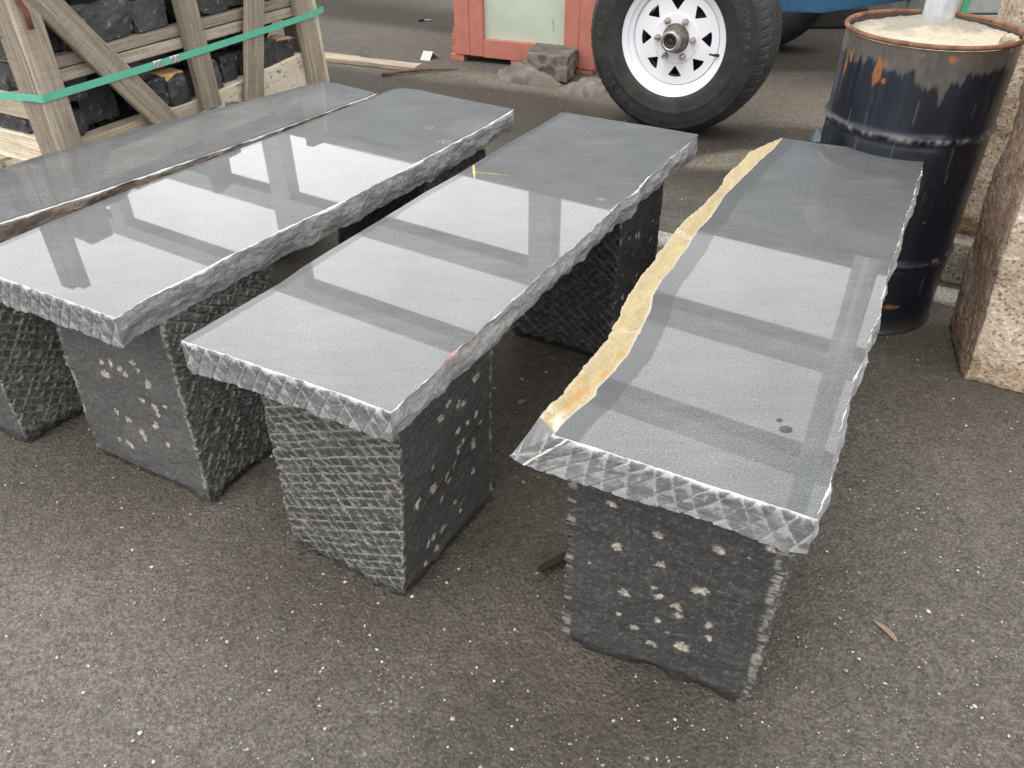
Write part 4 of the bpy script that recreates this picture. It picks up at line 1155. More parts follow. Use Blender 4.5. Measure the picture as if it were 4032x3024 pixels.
# deeper filling seen through the gaps and as the ragged top line
fl = [(-.20, .02), (.03, .27), (.28, .50), (.51, .70), (.71, .88)]
wh = ['leftmost', 'second from the left', 'middle', 'second from the right', 'rightmost']
for r_, (z0, z1, rn) in enumerate(((.20, .33, 'lowest'), (.335, .49, 'second'), (.495, .63, 'third'), (.635, .865, 'top'))):
    for k, (s0, s1) in enumerate(fl):
        zz = z1 + (random.uniform(-.025, .02) if r_ == 3 else 0)
        dd = -.19 if r_ < 3 else -.07
        crate_stone(s0, s1, z0, zz, dd, .2, 200 + r_ * 10 + k, f'big dark block, {wh[k]} of the {rn} row deep inside the crate' if r_ < 3 else f'big dark block, {wh[k]} of the row heaped at the crate top', False, 16)

for k, (s0, s1, zz) in enumerate(((-.22, .10, .95), (.12, .42, .84), (.44, .70, .87), (.71, .92, .83), (-.22, .05, 1.0), (.07, .36, .88), (.38, .64, .85), (.66, .92, .88))):
    crate_stone(s0, s1, .20, zz, -.40 if k < 4 else -.66, .25, 300 + k, f'big dark block, {wh[k % 4] if k % 4 < 2 else ("third from the left", "rightmost")[k % 4 - 2]} of the {"middle" if k < 4 else "rear"} stack inside the crate', False, 14)

# ------------------------------------------------------------------ drum
def build_drum():
    cx, cy, R, H = .915, 1.836, .181, .679
    d = thing('steel_drum', 'dark blue steel drum with a rusty rim, filled with sand round a pipe', 'drum', (cx, cy, 0))
    n = 420
    zs = np.concatenate([np.linspace(.0, .02, 5), np.linspace(.025, .667, 190)])
    a = np.linspace(0, 2 * np.pi, n, endpoint=False)
    A, Z = np.meshgrid(a, zs)
    r = np.full(A.shape, R - .0045)
    for hz in (.486, .192): r = r + .0068 * np.exp(-((Z - hz) / .0065) ** 2) - .0012 * np.exp(-((Z - hz + .016) / .006) ** 2)
    r = r + .004 * sstep(.014, .004, Z)
    r = r + .0012 * fbm(P3(np.cos(A) * 3, np.sin(A) * 3, Z * 7), 3, 3).reshape(A.shape)
    # a dent
    dn = np.exp(-(((np.degrees(A) - 262) / 7) ** 2 + ((Z - .50) / .03) ** 2)); r = r - .004 * dn
    V = np.stack([cx + r * np.cos(A), cy + r * np.sin(A), Z], -1).reshape(-1, 3)
    ca, sa, z = np.cos(A).ravel(), np.sin(A).ravel(), Z.ravel()
    deg = np.degrees(A.ravel()); deg = np.where(deg > 180, deg - 360, deg)
    nz = lambda f, fz, sd, o=4: fbm(P3(ca * f, sa * f, z * fz), sd, o)
    c = np.array([.0050, .0072, .0150]) * (1 + .5 * nz(6, 14, 1))[:, None]
    # sun-bleached streaks running down the paint
    stre = sstep(.12, .55, nz(26, 3.2, 7)) * (sstep(.34, .62, z) * .8 + .05) * .35
    c = lerp(c, np.array([.035, .050, .075]), stre[:, None])
    thin = sstep(.40, .55, nz(40, 9, 9, 3)) * sstep(.2, .6, z) * .5
    c = lerp(c, np.array([.13, .135, .13]), thin[:, None])
    # worn bare band under the rim
    edge = .622 + .020 * nz(9, 0, 11) + .016 * nz(34, 0, 12, 3) - .03 * np.exp(-((deg + 103) / 7) ** 2) - .02 * np.exp(-((deg + 112) / 4) ** 2) - .045 * np.exp(-((deg + 100) / 2.2) ** 2)
    band = sstep(edge - .006, edge + .006, z)
    c = lerp(c, np.array([.085, .080, .074]) * (1 + .4 * nz(20, 40, 13))[:, None], (band * .95)[:, None])
    c = lerp(c, np.array([.17, .075, .04]), (sstep(.2, .6, nz(14, 26, 14) + .5 * sstep(.645, .667, z)) * band * .35)[:, None])
    # hoop wear
    for hz in (.486, .192):
        k = np.exp(-((z - hz + .003) / .005) ** 2) * sstep(-.3, .4, nz(18, 20, 15)) * (.9 if hz > .3 else .25)
        c = lerp(c, np.array([.30, .295, .285]), k[:, None])
    # rust spots
    def spot(dg, zz, wdeg, hz, k=1.):
        nonlocal c
        u = (deg - dg) / wdeg; v = (z - zz) / hz
        m_ = sstep(1.0, .62, np.hypot(u, v) + .75 * nz(28, 45, int(abs(dg)) + 3)) * k
        rc = np.array([.24, .095, .038]) * (1 + .45 * nz(50, 80, 77))[:, None]
        c = lerp(c, rc, m_[:, None])
    spot(-143.5, .612, 4.2, .028); spot(-139.5, .628, 2.4, .014); spot(-138.5, .595, 1.6, .006); spot(-171, .626, 2.0, .018); spot(-99.5, .651, 3.4, .010); spot(-176, .60, 1.5, .02)
    spot(-90, .080, 8, .006, .8); spot(-64, .196, 4, .005, .6); spot(-67, .135, 1.0, .03, .5); spot(-78, .40, .7, .014, .6); spot(-84, .30, 1.8, .004, .6); spot(-118, .655, 1.2, .006)
    low = sstep(.05, .0, z + .02 * nz(12, 10, 19)); c = lerp(c, np.array([.05, .042, .036]), (low * .8)[:, None])
    mk('drum_shell', V, [grid_faces(n, len(zs), True), np.arange(n)[None, ::-1]], M['drum'], d, col=c)
    # rolled rim
    m = 12; th = np.linspace(0, 2 * np.pi, m, endpoint=False)
    A2, T2 = np.meshgrid(np.linspace(0, 2 * np.pi, 260, endpoint=False), np.append(th, 2 * np.pi))
    rr = .0052 * (1 + .12 * fbm(P3(np.cos(A2) * 14, np.sin(A2) * 14, T2 * .3), 8, 3).reshape(A2.shape))
    q = R - .004 + rr * np.cos(T2); Vr = np.stack([cx + q * np.cos(A2), cy + q * np.sin(A2), .673 + rr * np.sin(T2)], -1).reshape(-1, 3)
    cr = lerp(np.array([.22, .115, .075]), np.array([.13, .065, .042]), sstep(-.3, .4, fbm(Vr * 40, 4, 4))[:, None])
    cr = lerp(cr, np.array([.34, .19, .09]), (sstep(.25, .5, fbm(Vr * 26, 6, 3)) * .7)[:, None])
    mk('rim', Vr, [grid_faces(260, m + 1, True)], M['debris'], d, col=cr)
    # sand
    nr_, na = 46, 160
    rr = np.linspace(0.0, R - .009, nr_); aa = np.linspace(0, 2 * np.pi, na, endpoint=False)
    A3, R3 = np.meshgrid(aa, rr); X = cx + R3 * np.cos(A3); Y = cy + R3 * np.sin(A3)
    p = P3(X, Y, 0)
    hz = .655 + .008 * fbm(p * 10, 3, 4).reshape(X.shape) + .003 * fbm(p * 70, 5, 3).reshape(X.shape)
    hz = hz + .010 * np.exp(-(((X - .985) / .05) ** 2 + ((Y - 1.975) / .05) ** 2)) + .006 * sstep(.1, .17, R3)
    V = np.stack([X, Y, hz], -1).reshape(-1, 3)
    cs = np.array([.50, .445, .35]) * (1 + .18 * fbm(p * 22, 8, 4))[:, None]
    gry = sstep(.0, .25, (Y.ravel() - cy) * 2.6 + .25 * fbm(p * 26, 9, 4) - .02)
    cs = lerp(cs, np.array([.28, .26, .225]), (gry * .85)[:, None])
    peb = sstep(.45, .58, fbm(p * 90, 12, 3)); cs = lerp(cs, np.array([.25, .24, .22]), (peb * .6)[:, None])
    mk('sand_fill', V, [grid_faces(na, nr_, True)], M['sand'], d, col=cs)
    px, py = .985, 1.972
    V, F = lathe([(.0355, .60), (.0355, .665), (.0348, .668), (.0348, 1.9), (.0305, 1.9), (.0305, 1.85)], 48)
    V[:, :2] *= (1 + .02 * fbm(V * 30, 5, 2))[:, None]
    mk('pipe_post', V + np.array([px, py, 0]), F, M['galv'], d)
build_drum()
V, F, q, nr = rocksolid([(.990, 1.690), (1.012, 1.684), (1.016, 1.706), (.995, 1.712)], .658, .684, None, 10, 4, .002, 60, .2, 4, .75)
tag(mk('pebble', V, [F], M['chip'], origin=(1.0, 1.7, .654), col=np.ones((len(V), 3)) * np.array([.30, .26, .17]), smooth=False), 'small angular tan stone on the sand in the drum', 'pebble')

# ------------------------------------------------------------------ trailer
def build_trailer():
    n = np.array([-.52200818, -.85294048, 0.]); t = np.array([.85294048, -.52200818, 0.]); up = np.array([0, 0, 1.])
    hub0 = np.array([.609, 3.158, .352])
    tr = thing('trailer', 'blue steel trailer on white spoked wheels', 'trailer', (1.03, 3.84, 0))
    def wheel(parent):
        w_ = bpy.data.objects.new('wheel', None); COL.objects.link(w_); w_.parent = parent; w_.empty_display_size = .1
        # tyre
        prof = [(.192, -.02), (.200, -.004), (.206, .006), (.222, .013), (.245, .018), (.258, .0205), (.262, .0222), (.266, .0205), (.285, .022), (.305, .0195), (.318, .0145), (.321, .0155), (.324, .0125), (.333, .006), (.341, -.004), (.3475, -.016)]
        prof += [(.3475 + .0095 * math.sin((k + 1) / 31 * math.pi) ** .35 * (1), -.016 - (k + 1) / 31 * .174) for k in range(30)]
        prof += [(.3475, -.190), (.341, -.202), (.33, -.212), (.30, -.226), (.26, -.228), (.215, -.215), (.195, -.19)]
        na = 720
        V, F = lathe(prof, na)
        r = np.hypot(V[:, 0], V[:, 1]); th = np.arctan2(V[:, 1], V[:, 0]); z = V[:, 2]
        tread = (r > .340) & (z < -.003) & (z > -.203)
        g = np.zeros(len(V))
        for zc in (-.055, -.103, -.151):
            zig = zc + .006 * (2 * np.abs(((th * 36 / (2 * np.pi)) % 1) - .5) * 2 - 1)
            g = np.maximum(g, sstep(.0055, .003, np.abs(z - zig)))
        lat = np.abs(((th * 72 / (2 * np.pi) + (z + .1) * 6) % 1) - .5) * 2
        g = np.maximum(g, sstep(.80, .9, lat) * ((z > -.045) | (z < -.160)) * .9)
        g = np.maximum(g, sstep(.86, .94, np.abs(((th * 108 / (2 * np.pi) + np.abs(z + .103) * 25) % 1) - .5) * 2) * ((z < -.06) & (z > -.147)) * .5)
        dr = np.where(tread, -.0065 * g, 0)
        V[:, 0] += dr * np.cos(th); V[:, 1] += dr * np.sin(th)
        V[:, 1] = np.maximum(V[:, 1], -.3515)
        mk('tyre', V, F, M['tyre'], w_, local=True)
        # pressed disc with eight holes
        cu = bpy.data.curves.new('disc', 'CURVE'); cu.dimensions = '2D'; cu.fill_mode = 'BOTH'; cu.extrude = .0018; cu.bevel_depth = .0012; cu.bevel_resolution = 1
        def spl(pts):
            s = cu.splines.new('POLY'); s.points.add(len(pts) - 1); s.use_cyclic_u = True
            for i, p in enumerate(pts): s.points[i].co = (p[0], p[1], 0, 1)
        spl([(.1665 * math.cos(a), .1665 * math.sin(a)) for a in np.linspace(0, 2 * np.pi, 120, endpoint=False)])
        spl([(.0525 * math.cos(a), .0525 * math.sin(a)) for a in np.linspace(0, 2 * np.pi, 60, endpoint=False)])
        for k in range(8):
            a0 = k * math.pi / 4 + rad(4)
            cor = [(.096, 0.0), (.132, -.0295), (.139, 0), (.132, .0295)]
            pts = []
            tri = [np.array((.0955, .0)), np.array((.1365, -.031)), np.array((.1365, .031))]
            for i in range(3):
                p, a, b = tri[i], tri[i - 1], tri[(i + 1) % 3]
                da = (a - p) / np.linalg.norm(a - p); db = (b - p) / np.linalg.norm(b - p)
                s0, s1 = p + da * .0065, p + db * .0065
                for f in np.linspace(0, 1, 6): pts.append((1 - f) ** 2 * s0 + 2 * f * (1 - f) * p + f * f * s1)
                if i == 1:
                    for f in np.linspace(.15, .85, 6): q = lerp(s1, b, f) ; pts.append(np.array([q[0] + .004 * math.sin(f * math.pi), q[1]]))
            c_, s_ = math.cos(a0), math.sin(a0)
            spl([(p[0] * c_ - p[1] * s_, p[0] * s_ + p[1] * c_) for p in pts])
        co = bpy.data.objects.new('disc', cu); COL.objects.link(co)
        dg = bpy.context.evaluated_depsgraph_get(); dg.update()
        me = bpy.data.meshes.new_from_object(co.evaluated_get(dg))
        Vd = np.array([v.co[:] for v in me.vertices]); 
        fd = {}
        for p in me.polygons: fd.setdefault(len(p.vertices), []).append(list(p.vertices))
        bpy.data.objects.remove(co); bpy.data.curves.remove(cu); bpy.data.meshes.remove(me)
        Vd[:, 2] += -.036
        disc = (Vd, [np.array(x) for x in fd.values()])
        ring = lathe([(.0525, -.040), (.0525, -.030), (.0545, -.0285), (.085, -.0285), (.089, -.0295), (.0925, -.0345)][::-1], 96)
        barrel = lathe([(.1665, -.050), (.1685, -.046), (.171, -.030), (.174, -.024), (.181, -.021), (.186, -.019), (.1875, -.012), (.189, -.008), (.196, -.004), (.200, -.001), (.2045, .0045), (.2075, .0050), (.2090, .003), (.2092, -.002), (.2075, -.010), (.2, -.012)][::-1], 144)
        V, F = join([disc, ring, barrel])
        mk('rim', V, F, M['whitepaint'], w_, local=True, smooth=False)
        V, F = join([lathe([(.0, -.075), (.14, -.075), (.142, -.10), (.10, -.12)][::-1], 64), lathe([(.165, -.05), (.172, -.10), (.178, -.2)][::-1], 64)])
        mk('brake_drum', V, F, M['iron'], w_, local=True)
        hub = lathe([(.052, -.06), (.0515, -.03), (.049, -.024), (.0475, -.020), (.0455, -.006), (.041, .002), (.038, .004), (.0365, .010)][::-1], 64)
        V, F = join([hub]); mk('hub', V, F, M['grease'], w_, local=True)
        cap = lathe([(.0365, .006), (.0368, .026), (.0350, .0305), (.0300, .0315), (.0255, .0305), (.0245, .027)][::-1], 64)
        hc = mk('hub_cap', *cap, M['steel'], w_, local=True)
        plug = lathe([(.0246, .0285), (.018, .0285), (.016, .0265), (.008, .0265), (.006, .0275), (.0001, .0275)][::-1], 48)
        mk('grease_plug', *plug, M['blackrub'], w_, local=True)
        for k in range(6):
            a0 = k * math.pi / 3 + rad(2)
            x, y = .070 * math.cos(a0), .070 * math.sin(a0)
            nut = lathe([(.0001, -.004), (.0055, -.0045), (.0065, -.0085), (.0085, -.0105), (.0108, -.013), (.0108, -.024), (.0135, -.029)], 6, a0=.3, a1=.3 + 2 * math.pi)
            stud = lathe([(.0001, .001), (.0050, .0005), (.0055, -.002), (.0055, -.006)], 16)
            V, F = join([(nut[0], [f[:, ::-1] for f in nut[1]]), (stud[0], [f[:, ::-1] for f in stud[1]])])
            mk('lug_nut', V + np.array([x, y, 0]), [f[:, ::-1] for f in F], M['steel'], w_, local=True, smooth=False)
        a0 = rad(-12)
        V, F = join([tube([(.180 * math.cos(a0), .180 * math.sin(a0), -.021), (.168 * math.cos(a0), .168 * math.sin(a0), -.006)], .0055, 10), tube([(.168 * math.cos(a0), .168 * math.sin(a0), -.006), (.152 * math.cos(a0), .152 * math.sin(a0), .004)], .0035, 10)])
        mk('valve_stem', V, F, M['blackrub'], w_, local=True)
        # raised sidewall lettering, tops outward, reading clockwise
        parts = []
        for txt, start, hgt, cond in (('ST225/75R15', -118, .024, 7.6), ('TOWMAX', 34, .022, 8.0)):
            for i, chh in enumerate(txt):
                fc = bpy.data.curves.new('t', 'FONT'); fc.body = chh; fc.size = hgt * 1.4; fc.extrude = .0012; fc.align_x = 'CENTER'; fc.resolution_u = 3
                fo = bpy.data.objects.new('t', fc); COL.objects.link(fo)
                dg.update(); dg = bpy.context.evaluated_depsgraph_get()
                mt = bpy.data.meshes.new_from_object(fo.evaluated_get(dg))
                Vt = np.array([v.co[:] for v in mt.vertices])
                if len(Vt):
                    Ft = {}
                    for p in mt.polygons: Ft.setdefault(len(p.vertices), []).append(list(p.vertices))
                    a = rad(start - i * cond); rr = .280 + Vt[:, 1]
                    # text x runs clockwise, y outward
                    ang = a - Vt[:, 0] / .29
                    zz = np.interp(rr, [.266, .285, .305, .318], [.0205, .022, .0195, .0145]) + Vt[:, 2] * .7 + .0004
                    mk('letter', np.stack([rr * np.cos(ang), rr * np.sin(ang), zz], 1), [np.array(x) for x in Ft.values()], M['letter'], w_, local=True, smooth=False)
                bpy.data.objects.remove(fo); bpy.data.curves.remove(fc); bpy.data.meshes.remove(mt)
        return w_
    def place(o, pos, X, Y, Z):
        Mw = Matrix(((X[0], Y[0], Z[0], pos[0]), (X[1], Y[1], Z[1], pos[1]), (X[2], Y[2], Z[2], pos[2]), (0, 0, 0, 1)))
        o.matrix_local = tr.matrix_world.inverted() @ Mw
    w1 = wheel(tr); place(w1, hub0, t, up, n)
    w2 = w1.copy(); COL.objects.link(w2)
    for ch in list(w1.children):
        if ch.name.startswith('letter'): continue
        c = ch.copy(); COL.objects.link(c); c.parent = w2
    place(w2, hub0 - n * 1.70 - t * .12, -t, up, -n)
    V, F = tube([hub0 - n * .06, hub0 - n * 1.56], .03, 14); mk('axle', V, F, M['iron'], tr)
    # body: blue steel box between the wheels, seen from its corner
    c0 = np.array([1.3057, 3.605]); d1 = np.array([-.971, .239]); d2 = np.array([.88, .475])
    def prism(c, a, la, b, lb, z0, z1, bev=.01):
        x = np.append(a, 0); y = np.append(b, 0)
        v, f = box((0, 0, 0), (la, lb, z1 - z0), bev)
        Mx = np.eye(4); yy = y
        Mx[:3, 0] = x; Mx[:3, 1] = yy; Mx[:3, 2] = (0, 0, 1); Mx[:2, 3] = c + a * la / 2 + b * lb / 2; Mx[2, 3] = (z0 + z1) / 2
        v2, f2 = xf((v, f), Mx)
        if np.cross(x, yy)[2] < 0: f2 = [q[:, ::-1] for q in f2]
        return v2, f2
    V, F = prism(c0, d1, .36, d2, .62, .353, .95); mk('body', V, F, M['bluesteel'], tr, smooth=False)
    V, F = join([prism(c0 + d1 * .36 + d2 * .04, d1, .5, d2, .1, .42, .50, .006), prism(c0 + d1 * .1 + d2 * .1, d1, .9, d2, .06, .36, .42, .006)])
    mk('chassis', V, F, M['navy'], tr, smooth=False)
build_trailer()

# ------------------------------------------------------------------ red lacquered cabinet
def build_cabinet():
    t = np.array([.926, -.377, 0]); t /= np.linalg.norm(t); n = np.array([t[1], -t[0], 0]); p0 = np.array([-.243, 4.276, 0])
    cb = thing('wooden_cabinet', 'red painted wooden cabinet with a pale green front panel on short feet', 'cabinet', tuple(p0 + t * .33 - n * .2))
    X = t; Y = -n
    def bx(s0, s1, d0, d1, z0, z1, bev=.004):
        v, f = box((0, 0, 0), (s1 - s0, d1 - d0, z1 - z0), bev)
        Mx = np.eye(4); Mx[:3, 0] = X; Mx[:3, 1] = Y; Mx[:3, 2] = (0, 0, 1)
        Mx[:3, 3] = p0 + X * (s0 + s1) / 2 + Y * (d0 + d1) / 2 + np.array([0, 0, (z0 + z1) / 2])
        return xf((v, f), Mx)
    def part(nm, parts, m): mk(nm, *join(parts), M[m], cb, smooth=False)
    part('stile', [bx(-.041, .0405, .0, .05, .035, 1.0)], 'redpaint')
    part('stile', [bx(.0415, .1135, .001, .05, .034, 1.0)], 'redpaint')
    part('stile', [bx(.541, .6155, .001, .05, .028, 1.0)], 'redpaint')
    part('stile', [bx(.6165, .700, .0, .05, .022, 1.0)], 'redpaint')
    part('rail', [bx(.1140, .5405, .003, .05, .030, .117)], 'redpaint')
    part('rail', [bx(.1140, .5405, .003, .05, .90, 1.0)], 'redpaint')
    part('panel', [bx(.1130, .5415, .030, .045, .112, .905, .001)], 'panel')
    part('side_panel', [bx(-.040, -.018, .051, .42, .036, 1.0)], 'redpaint')
    part('side_panel', [bx(.676, .698, .051, .42, .036, 1.0)], 'redpaint')
    part('back_panel', [bx(-.017, .675, .40, .42, .036, 1.0)], 'redpaint')
    part('bottom_board', [bx(-.017, .675, .052, .399, .037, .055)], 'redpaint')
    part('cleat', [bx(-.072, -.0415, .03, .075, .034, .078), bx(-.073, -.0415, .028, .074, .0785, .124), bx(-.066, -.0415, .032, .07, .1245, .150)], 'redpaint')
    part('foot', [bx(-.073, .004, .004, .09, 0, .0335)], 'redpaint')
    part('foot', [bx(.263, .352, .006, .09, 0, .0295)], 'redpaint')
    part('foot', [bx(.60, .69, .006, .09, 0, .0215)], 'redpaint')
build_cabinet()

# ------------------------------------------------------------------ block on cement-crusted sacks
def blobsheet(cx, cy, rx, ry, ang, h, seed, name, label, folds=3):
    nr_, na = 60, 160
    rr = np.linspace(0, 1, nr_); aa = np.linspace(0, 2 * np.pi, na, endpoint=False)
    A, R = np.meshgrid(aa, rr)
    edge = 1 + .22 * fbm(P3(np.cos(A) * 1.6, np.sin(A) * 1.6, seed), seed, 4).reshape(A.shape)
    u = R * np.cos(A) * rx * edge; v = R * np.sin(A) * ry * edge
    c, s = math.cos(ang), math.sin(ang)
    X = cx + u * c - v * s; Y = cy + u * s + v * c
    p = P3(u, v, seed)
    fold = 1 - np.abs(fbm(p * np.array([9, 16, 1]), seed + 2, 3)) * 2
    prof = (1 - R.ravel() ** 3.2)
    Z = h * prof * (.55 + .55 * np.clip(fold, 0, 1)) + .004 * fbm(p * 60, seed + 4, 4) * sstep(1, .9, R.ravel())
    Z = np.where(R.ravel() > .995, -.004, np.maximum(Z, .0015))
    V = np.column_stack([X.ravel(), Y.ravel(), Z])
    col = np.array([.20, .18, .158]) * (1 + .35 * fbm(p * 26, seed + 5, 5))[:, None]
    col = lerp(col, np.array([.05, .045, .04]), (sstep(.1, .5, fbm(p * 12, seed + 7, 3)) * .55)[:, None])
    tag(mk(name, V, [grid_faces(na, nr_, True)], M['sack'], origin=(cx, cy, 0), col=col), label, 'sack', 'cement crusted sacks')
blobsheet(.085, 3.93, .165, .085, -.55, .075, 5, 'cement_sack', 'grey crusted sack rag lying left of the square stone, under its corner')
blobsheet(.375, 3.74, .15, .085, -.35, .052, 9, 'cement_sack', 'grey crusted sack rag lying between the square stone and the wheel')
V, F, q, nr = rocksolid([(.083, 3.955), (.262, 3.835), (.330, 4.034), (.140, 4.160)], .012, .124, [(.078, 3.950), (.260, 3.829), (.327, 4.032), (.135, 4.162)], 46, 12, .006, 13, .05, 8, .84)
pits = worley(V * np.array([17, 17, 17]), 3)[0]
side = sstep(.75, .4, np.abs(nr[:, 2]))
V = V + nr * (side * .010 * (pits - .45))[:, None]
cc = np.array([.13, .115, .10]) * (1 + .3 * fbm(V * 40, 5, 4))[:, None]
cc = lerp(cc, np.array([.27, .245, .21]), (side * sstep(.42, .62, pits) * .8 + (1 - side) * .45 * sstep(-.2, .5, fbm(V * 30, 9, 4)))[:, None])
tag(mk('square_stone', V, [F], M['sack'], origin=(.2, 4., .01), col=cc), 'squared grey stone with a pitted face resting on crusted sacks by the cabinet', 'stone block')
V, F = tube([(.142, 3.885, .034), (.150, 3.880, .036), (.178, 3.861, .032), (.186, 3.856, .030)], [.006, .0085, .0075, .004], 10)
tag(mk('plastic_tube', V, F, M['redplastic'], origin=(.16, 3.87, .03)), 'small red plastic tube lying in front of the squared grey stone', 'plastic tube')

# ------------------------------------------------------------------ small things on the ground
o = board('timber_plank', (-1.22, 4.43, .026), (-.455, 4.118, .024), (.36, .93, 0), .075, .024, M['wood'], None, 61, wob=.002)
tag(o, 'grey weathered plank lying on the ground behind the crate post', 'plank')
o = board('timber_plank', (-1.25, 4.50, .020), (-.78, 4.306, .019), (.36, .93, 0), .05, .018, M['wood'], None, 62, wob=.002)
tag(o, 'shorter grey lath lying against the back of the weathered plank', 'plank')
s = np.linspace(0, 1, 30)
pts = np.column_stack([lerp(-.625, -.262, s), lerp(4.01, 4.125, s) + .006 * np.sin(s * 5), .010 + .004 * np.sin(s * 4)])
V, F = tube(pts, .0095 - .0065 * s + .0012 * fbm(P3(s * 12, 0, 0), 3, 2), 10)
tag(mk('wooden_stick', V, F, M['stick'], origin=(-.45, 4.06, 0)), 'brown tapering stick on the ground in front of the weathered plank', 'stick')
# white painted angle
def lpiece():
    t = np.array([.93, -.36, 0]); f = np.array([-.36, -.93, 0])
    c = np.array([-.425, 4.345, 0]); w_ = .055
    def pl(a, b, th=.003):
        d = b - a; nn = np.cross(t, d); nn /= np.linalg.norm(nn)
        q = [a - t * w_ / 2, a + t * w_ / 2, b + t * w_ / 2, b - t * w_ / 2]
        V = np.array(q + [x - nn * th for x in q])
        return V, [np.array([[0, 1, 2, 3], [7, 6, 5, 4], [0, 4, 5, 1], [1, 5, 6, 2], [2, 6, 7, 3], [3, 7, 4, 0]])]
    a = c + f * .045 + np.array([0, 0, .001]); b = c + np.array([0, 0, .036]); d = c - f * .035 + t * .02 + np.array([0, 0, .003])
    return join([pl(a, b), pl(b + np.array([0, 0, .0005]), d)])
V, F = lpiece()
tag(mk('metal_angle', V, F, M['whitemetal'], origin=(-.425, 4.345, 0), smooth=False), 'small white folded metal bracket standing like a tent on the ground', 'bracket')
V, F = join([tube([(-.560, 5.218, .009), (-.525, 5.222, .009)], [.008, .007], 10)])
sd = thing('screwdriver', 'screwdriver with a dark handle lying on the ground far behind the plank', 'screwdriver', (-.52, 5.22, 0))
mk('handle', V, F, M['blackrub'], sd)
V, F = tube([(-.525, 5.222, .009), (-.470, 5.228, .006)], .0025, 8); mk('shaft', V, F, M['steel'], sd)
V = np.array([(1.172, 3.05, .001), (1.222, 3.045, .001), (1.222, 3.09, .001), (1.195, 3.085, .045), (1.17, 3.08, .001), (1.198, 3.09, .043)])
tag(mk('sheet_scrap', V, [np.array([[0, 1, 3], [1, 2, 3], [4, 0, 3], [2, 5, 3], [5, 4, 3]]), np.array([[0, 4, 2, 1]])], M['bluescrap'], origin=(1.2, 3.07, 0), smooth=False), 'bent blue grey sheet metal scrap beyond the far end of the right bench', 'metal scrap')
o = board('wooden_stick', (.045, .902, .016), (.150, .972, .010), (.55, -.83, 0), .013, .009, M['twig'], None, 71)
tag(o, 'dark broken stick end poking out beside the foot of the right bench', 'stick')
def sliver(x, y, ang, L, w_, label, colr):
    s = np.linspace(-.5, .5, 14); c, sn = math.cos(ang), math.sin(ang)
    wd = w_ * (1 - (2 * np.abs(s)) ** 3) + .0004; curve = .06 * L * np.cos(s * 4)
    rows = []
    for k, z in ((-1, .001), (0, .0035), (1, .001)):
        px = s * L; py = curve + k * wd
        rows.append(np.column_stack([x + px * c - py * sn, y + px * sn + py * c, z + .004 * (s + .5) + 0 * s]))
    V = np.concatenate(rows)
    tag(mk('wood_splinter', V, [grid_faces(14, 3)], M['debris'], origin=(x, y, 0), col=np.ones((len(V), 3)) * np.array(colr), smooth=False), label, 'splinter')
sliver(.593, .787, rad(-66), .050, .0045, 'curved tan wood splinter alone on the asphalt right of the front pedestal', (.30, .22, .16))
sliver(.020, 1.393, rad(20), .018, .007, 'small grey blob of old gum on the dark ground between two benches', (.16, .165, .16))

# things glimpsed behind the drum
V, F = box((1.885, 5.06, .063), (.36, .22, .11), .012)
tag(mk('rubber_block', V, F, M['blackrub'], origin=(1.885, 5.06, 0), smooth=False), 'black rubber block on the ground beyond the blue trailer', 'wheel chock')
V, F = lathe([(.0001, 0), (.052, 0), (.056, .006), (.056, .02), (.05, .027), (.0001, .029)][::-1], 40)
tag(mk('tail_lamp', V * np.array([1.35, .9, 1]) + np.array([1.875, 4.99, .119]), F, M['redplastic'], origin=(1.875, 4.99, .119)), 'red plastic lamp lying on the black rubber block', 'lamp')
bb = thing('board_bundle', 'bundle of grey boards with a green strap beyond the drum', 'lumber bundle', (2.0, 3.75, 0))
for k in range(7):
    V, F = box((2.10, 3.75, .07 + k * .123), (.62, .6, .117), .006); mk('board', V, F, M['greyboard'], bb, smooth=False)
V, F = box((1.818, 3.443, .44), (.022, .006, .87), .001); mk('strap', V, F, M['greenstrap'], bb, smooth=False)
V, F = box((1.825, 3.99, .42), (.06, .075, .84), .008)
tag(mk('steel_post', V, F, M['navy'], origin=(1.825, 3.99, 0), smooth=False), 'navy steel post beyond the drum and the blue trailer', 'post')
V, F = box((1.915, 4.03, .42), (.10, .10, .84), .006)
tag(mk('timber_post', V, F, M['greyboard'], origin=(1.915, 4.03, 0), smooth=False), 'grey square post standing between navy post and board bundle', 'post')

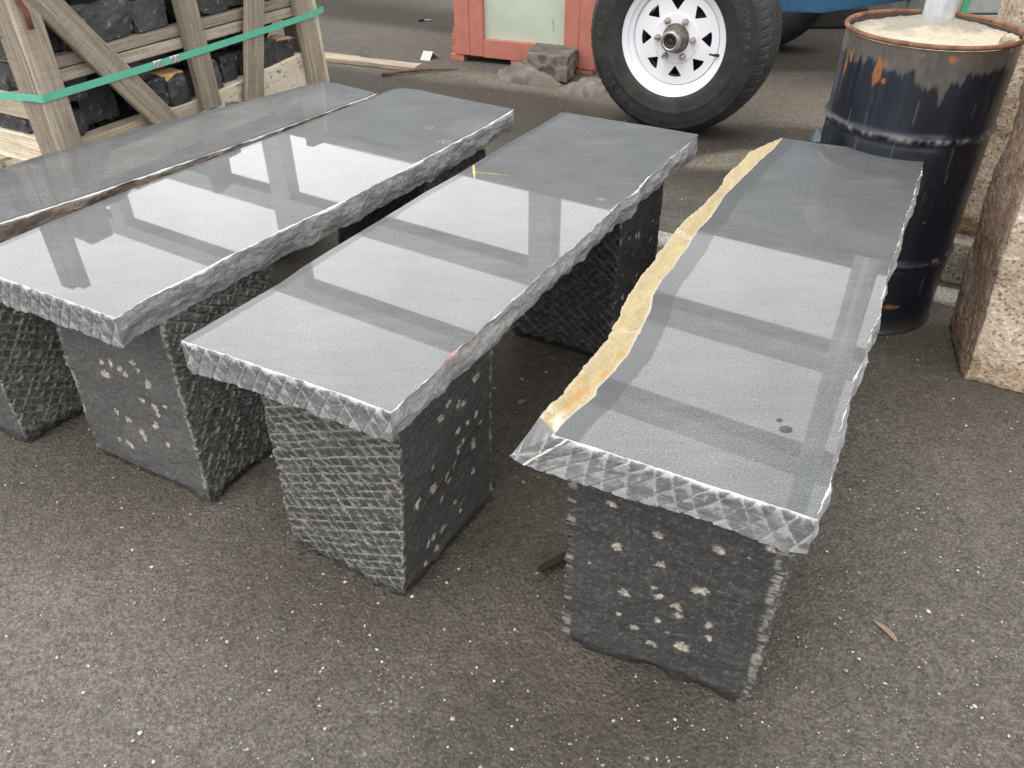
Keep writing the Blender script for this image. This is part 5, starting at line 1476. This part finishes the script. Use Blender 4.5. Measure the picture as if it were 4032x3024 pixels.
# loose chips and grit on the asphalt (uncountable)
def chips():
    rg = np.random.RandomState(4)
    base = np.array([(1, 0, 0), (-1, 0, 0), (0, 1, 0), (0, -1, 0), (0, 0, 1), (0, 0, -.3)], float)
    tri = np.array([(0, 2, 4), (2, 1, 4), (1, 3, 4), (3, 0, 4), (2, 0, 5), (1, 2, 5), (3, 1, 5), (0, 3, 5)])
    Vs, Fs, Cs = [], [], []
    k = 0
    def add(x, y, r, colr):
        nonlocal k
        a = rg.rand() * 6.28; c, s = math.cos(a), math.sin(a)
        v = base * np.array([1, .5 + .5 * rg.rand(), .35 + .3 * rg.rand()]) * r * (1 + .25 * rg.normal(size=(6, 1)) * .5)
        v = np.column_stack([v[:, 0] * c - v[:, 1] * s, v[:, 0] * s + v[:, 1] * c, v[:, 2]])
        Vs.append(v + np.array([x, y, .0015])); Fs.append(tri + k); Cs.append(np.tile(colr, (6, 1))); k += 6
    pal = np.array([(.52, .49, .43), (.60, .58, .54), (.42, .36, .27), (.34, .33, .30), (.36, .22, .13), (.28, .32, .33), (.20, .18, .16)])
    pr = np.array([.3, .22, .16, .14, .05, .05, .08])
    for _ in range(9000):
        y = .35 + 4.2 * rg.rand() ** 1.5; x = rg.uniform(-1.0, 1.0) * (y * .75 + .35)
        r = .0006 + .00085 * rg.gamma(1.0, .85)
        add(x, y, min(r, .0046), pal[rg.choice(7, p=pr)] * rg.uniform(.75, 1.1))
    for _ in range(520):
        y = .35 + 3.2 * rg.rand() ** 1.6; x = rg.uniform(-1.0, 1.0) * (y * .75 + .35)
        add(x, y, rg.uniform(.0016, .0038), pal[rg.choice(7, p=pr)] * rg.uniform(.6, 1.05))
    # grit round the sacks, beside the plank and on the strip
    for (cx, cy, sx, sy, ang, num) in ((.10, 3.86, .25, .05, -.5, 420), (.34, 3.70, .25, .04, -.4, 300), (-.85, 4.21, .30, .02, -.39, 260), (.6, 3.05, .5, .15, 0, 120)):
        for _ in range(num):
            u, v = rg.normal(size=2) * np.array([sx, sy]); c, s = math.cos(ang), math.sin(ang)
            add(cx + u * c - v * s, cy + u * s + v * c, .0015 + .002 * rg.rand(), np.array((.36, .29, .19)) * rg.uniform(.6, 1.2))
    o = mk('gravel_chips', np.concatenate(Vs), [np.concatenate(Fs)], M['chip'], col=np.concatenate(Cs), smooth=False)
    tag(o, kind='stuff')
chips()

# ------------------------------------------------------------------ open shed across the yard (seen mirrored in the seats)
def build_shed():
    az = rad(32); D = 7.0
    o = np.array([math.sin(az) * D, math.cos(az) * D, 0]); x = np.array([math.cos(az), -math.sin(az), 0]); y = np.array([math.sin(az), math.cos(az), 0])
    sh = thing('open_shed', 'slate blue shed front with open steel framing above, mirrored in the polished seats', 'shed', tuple(o))
    def bx(x0, x1, y0, y1, z0, z1, bev=.01):
        v, f = box((0, 0, 0), (x1 - x0, y1 - y0, z1 - z0), bev)
        Mx = np.eye(4); Mx[:3, 0] = x; Mx[:3, 1] = y; Mx[:3, 3] = o + x * (x0 + x1) / 2 + y * (y0 + y1) / 2 + np.array([0, 0, (z0 + z1) / 2])
        return xf((v, f), Mx)
    mk('wall', *bx(-14, 3.5, 0, .12, 0, 3.03), M['shedwall'], sh, smooth=False)
    mk('fascia', *bx(-14, 3.5, -.04, .15, 3.04, 3.17), M['fascia'], sh, smooth=False)
    for z0, z1 in ((4.10, 4.34), (5.44, 5.70)): mk('beam', *bx(-14, 3.5, .0, .26, z0, z1), M['shedbeam'], sh, smooth=False)
    for xc, w_ in ((-12.1, .30), (-8.06, .34), (-4.0, .30), (.35, .30)): mk('post', *bx(xc - w_ / 2, xc + w_ / 2, -.002, .20, 3.17, 5.69), M['shedbeam'], sh, smooth=False)
    return sh
build_shed()
bpy.context.view_layer.update()
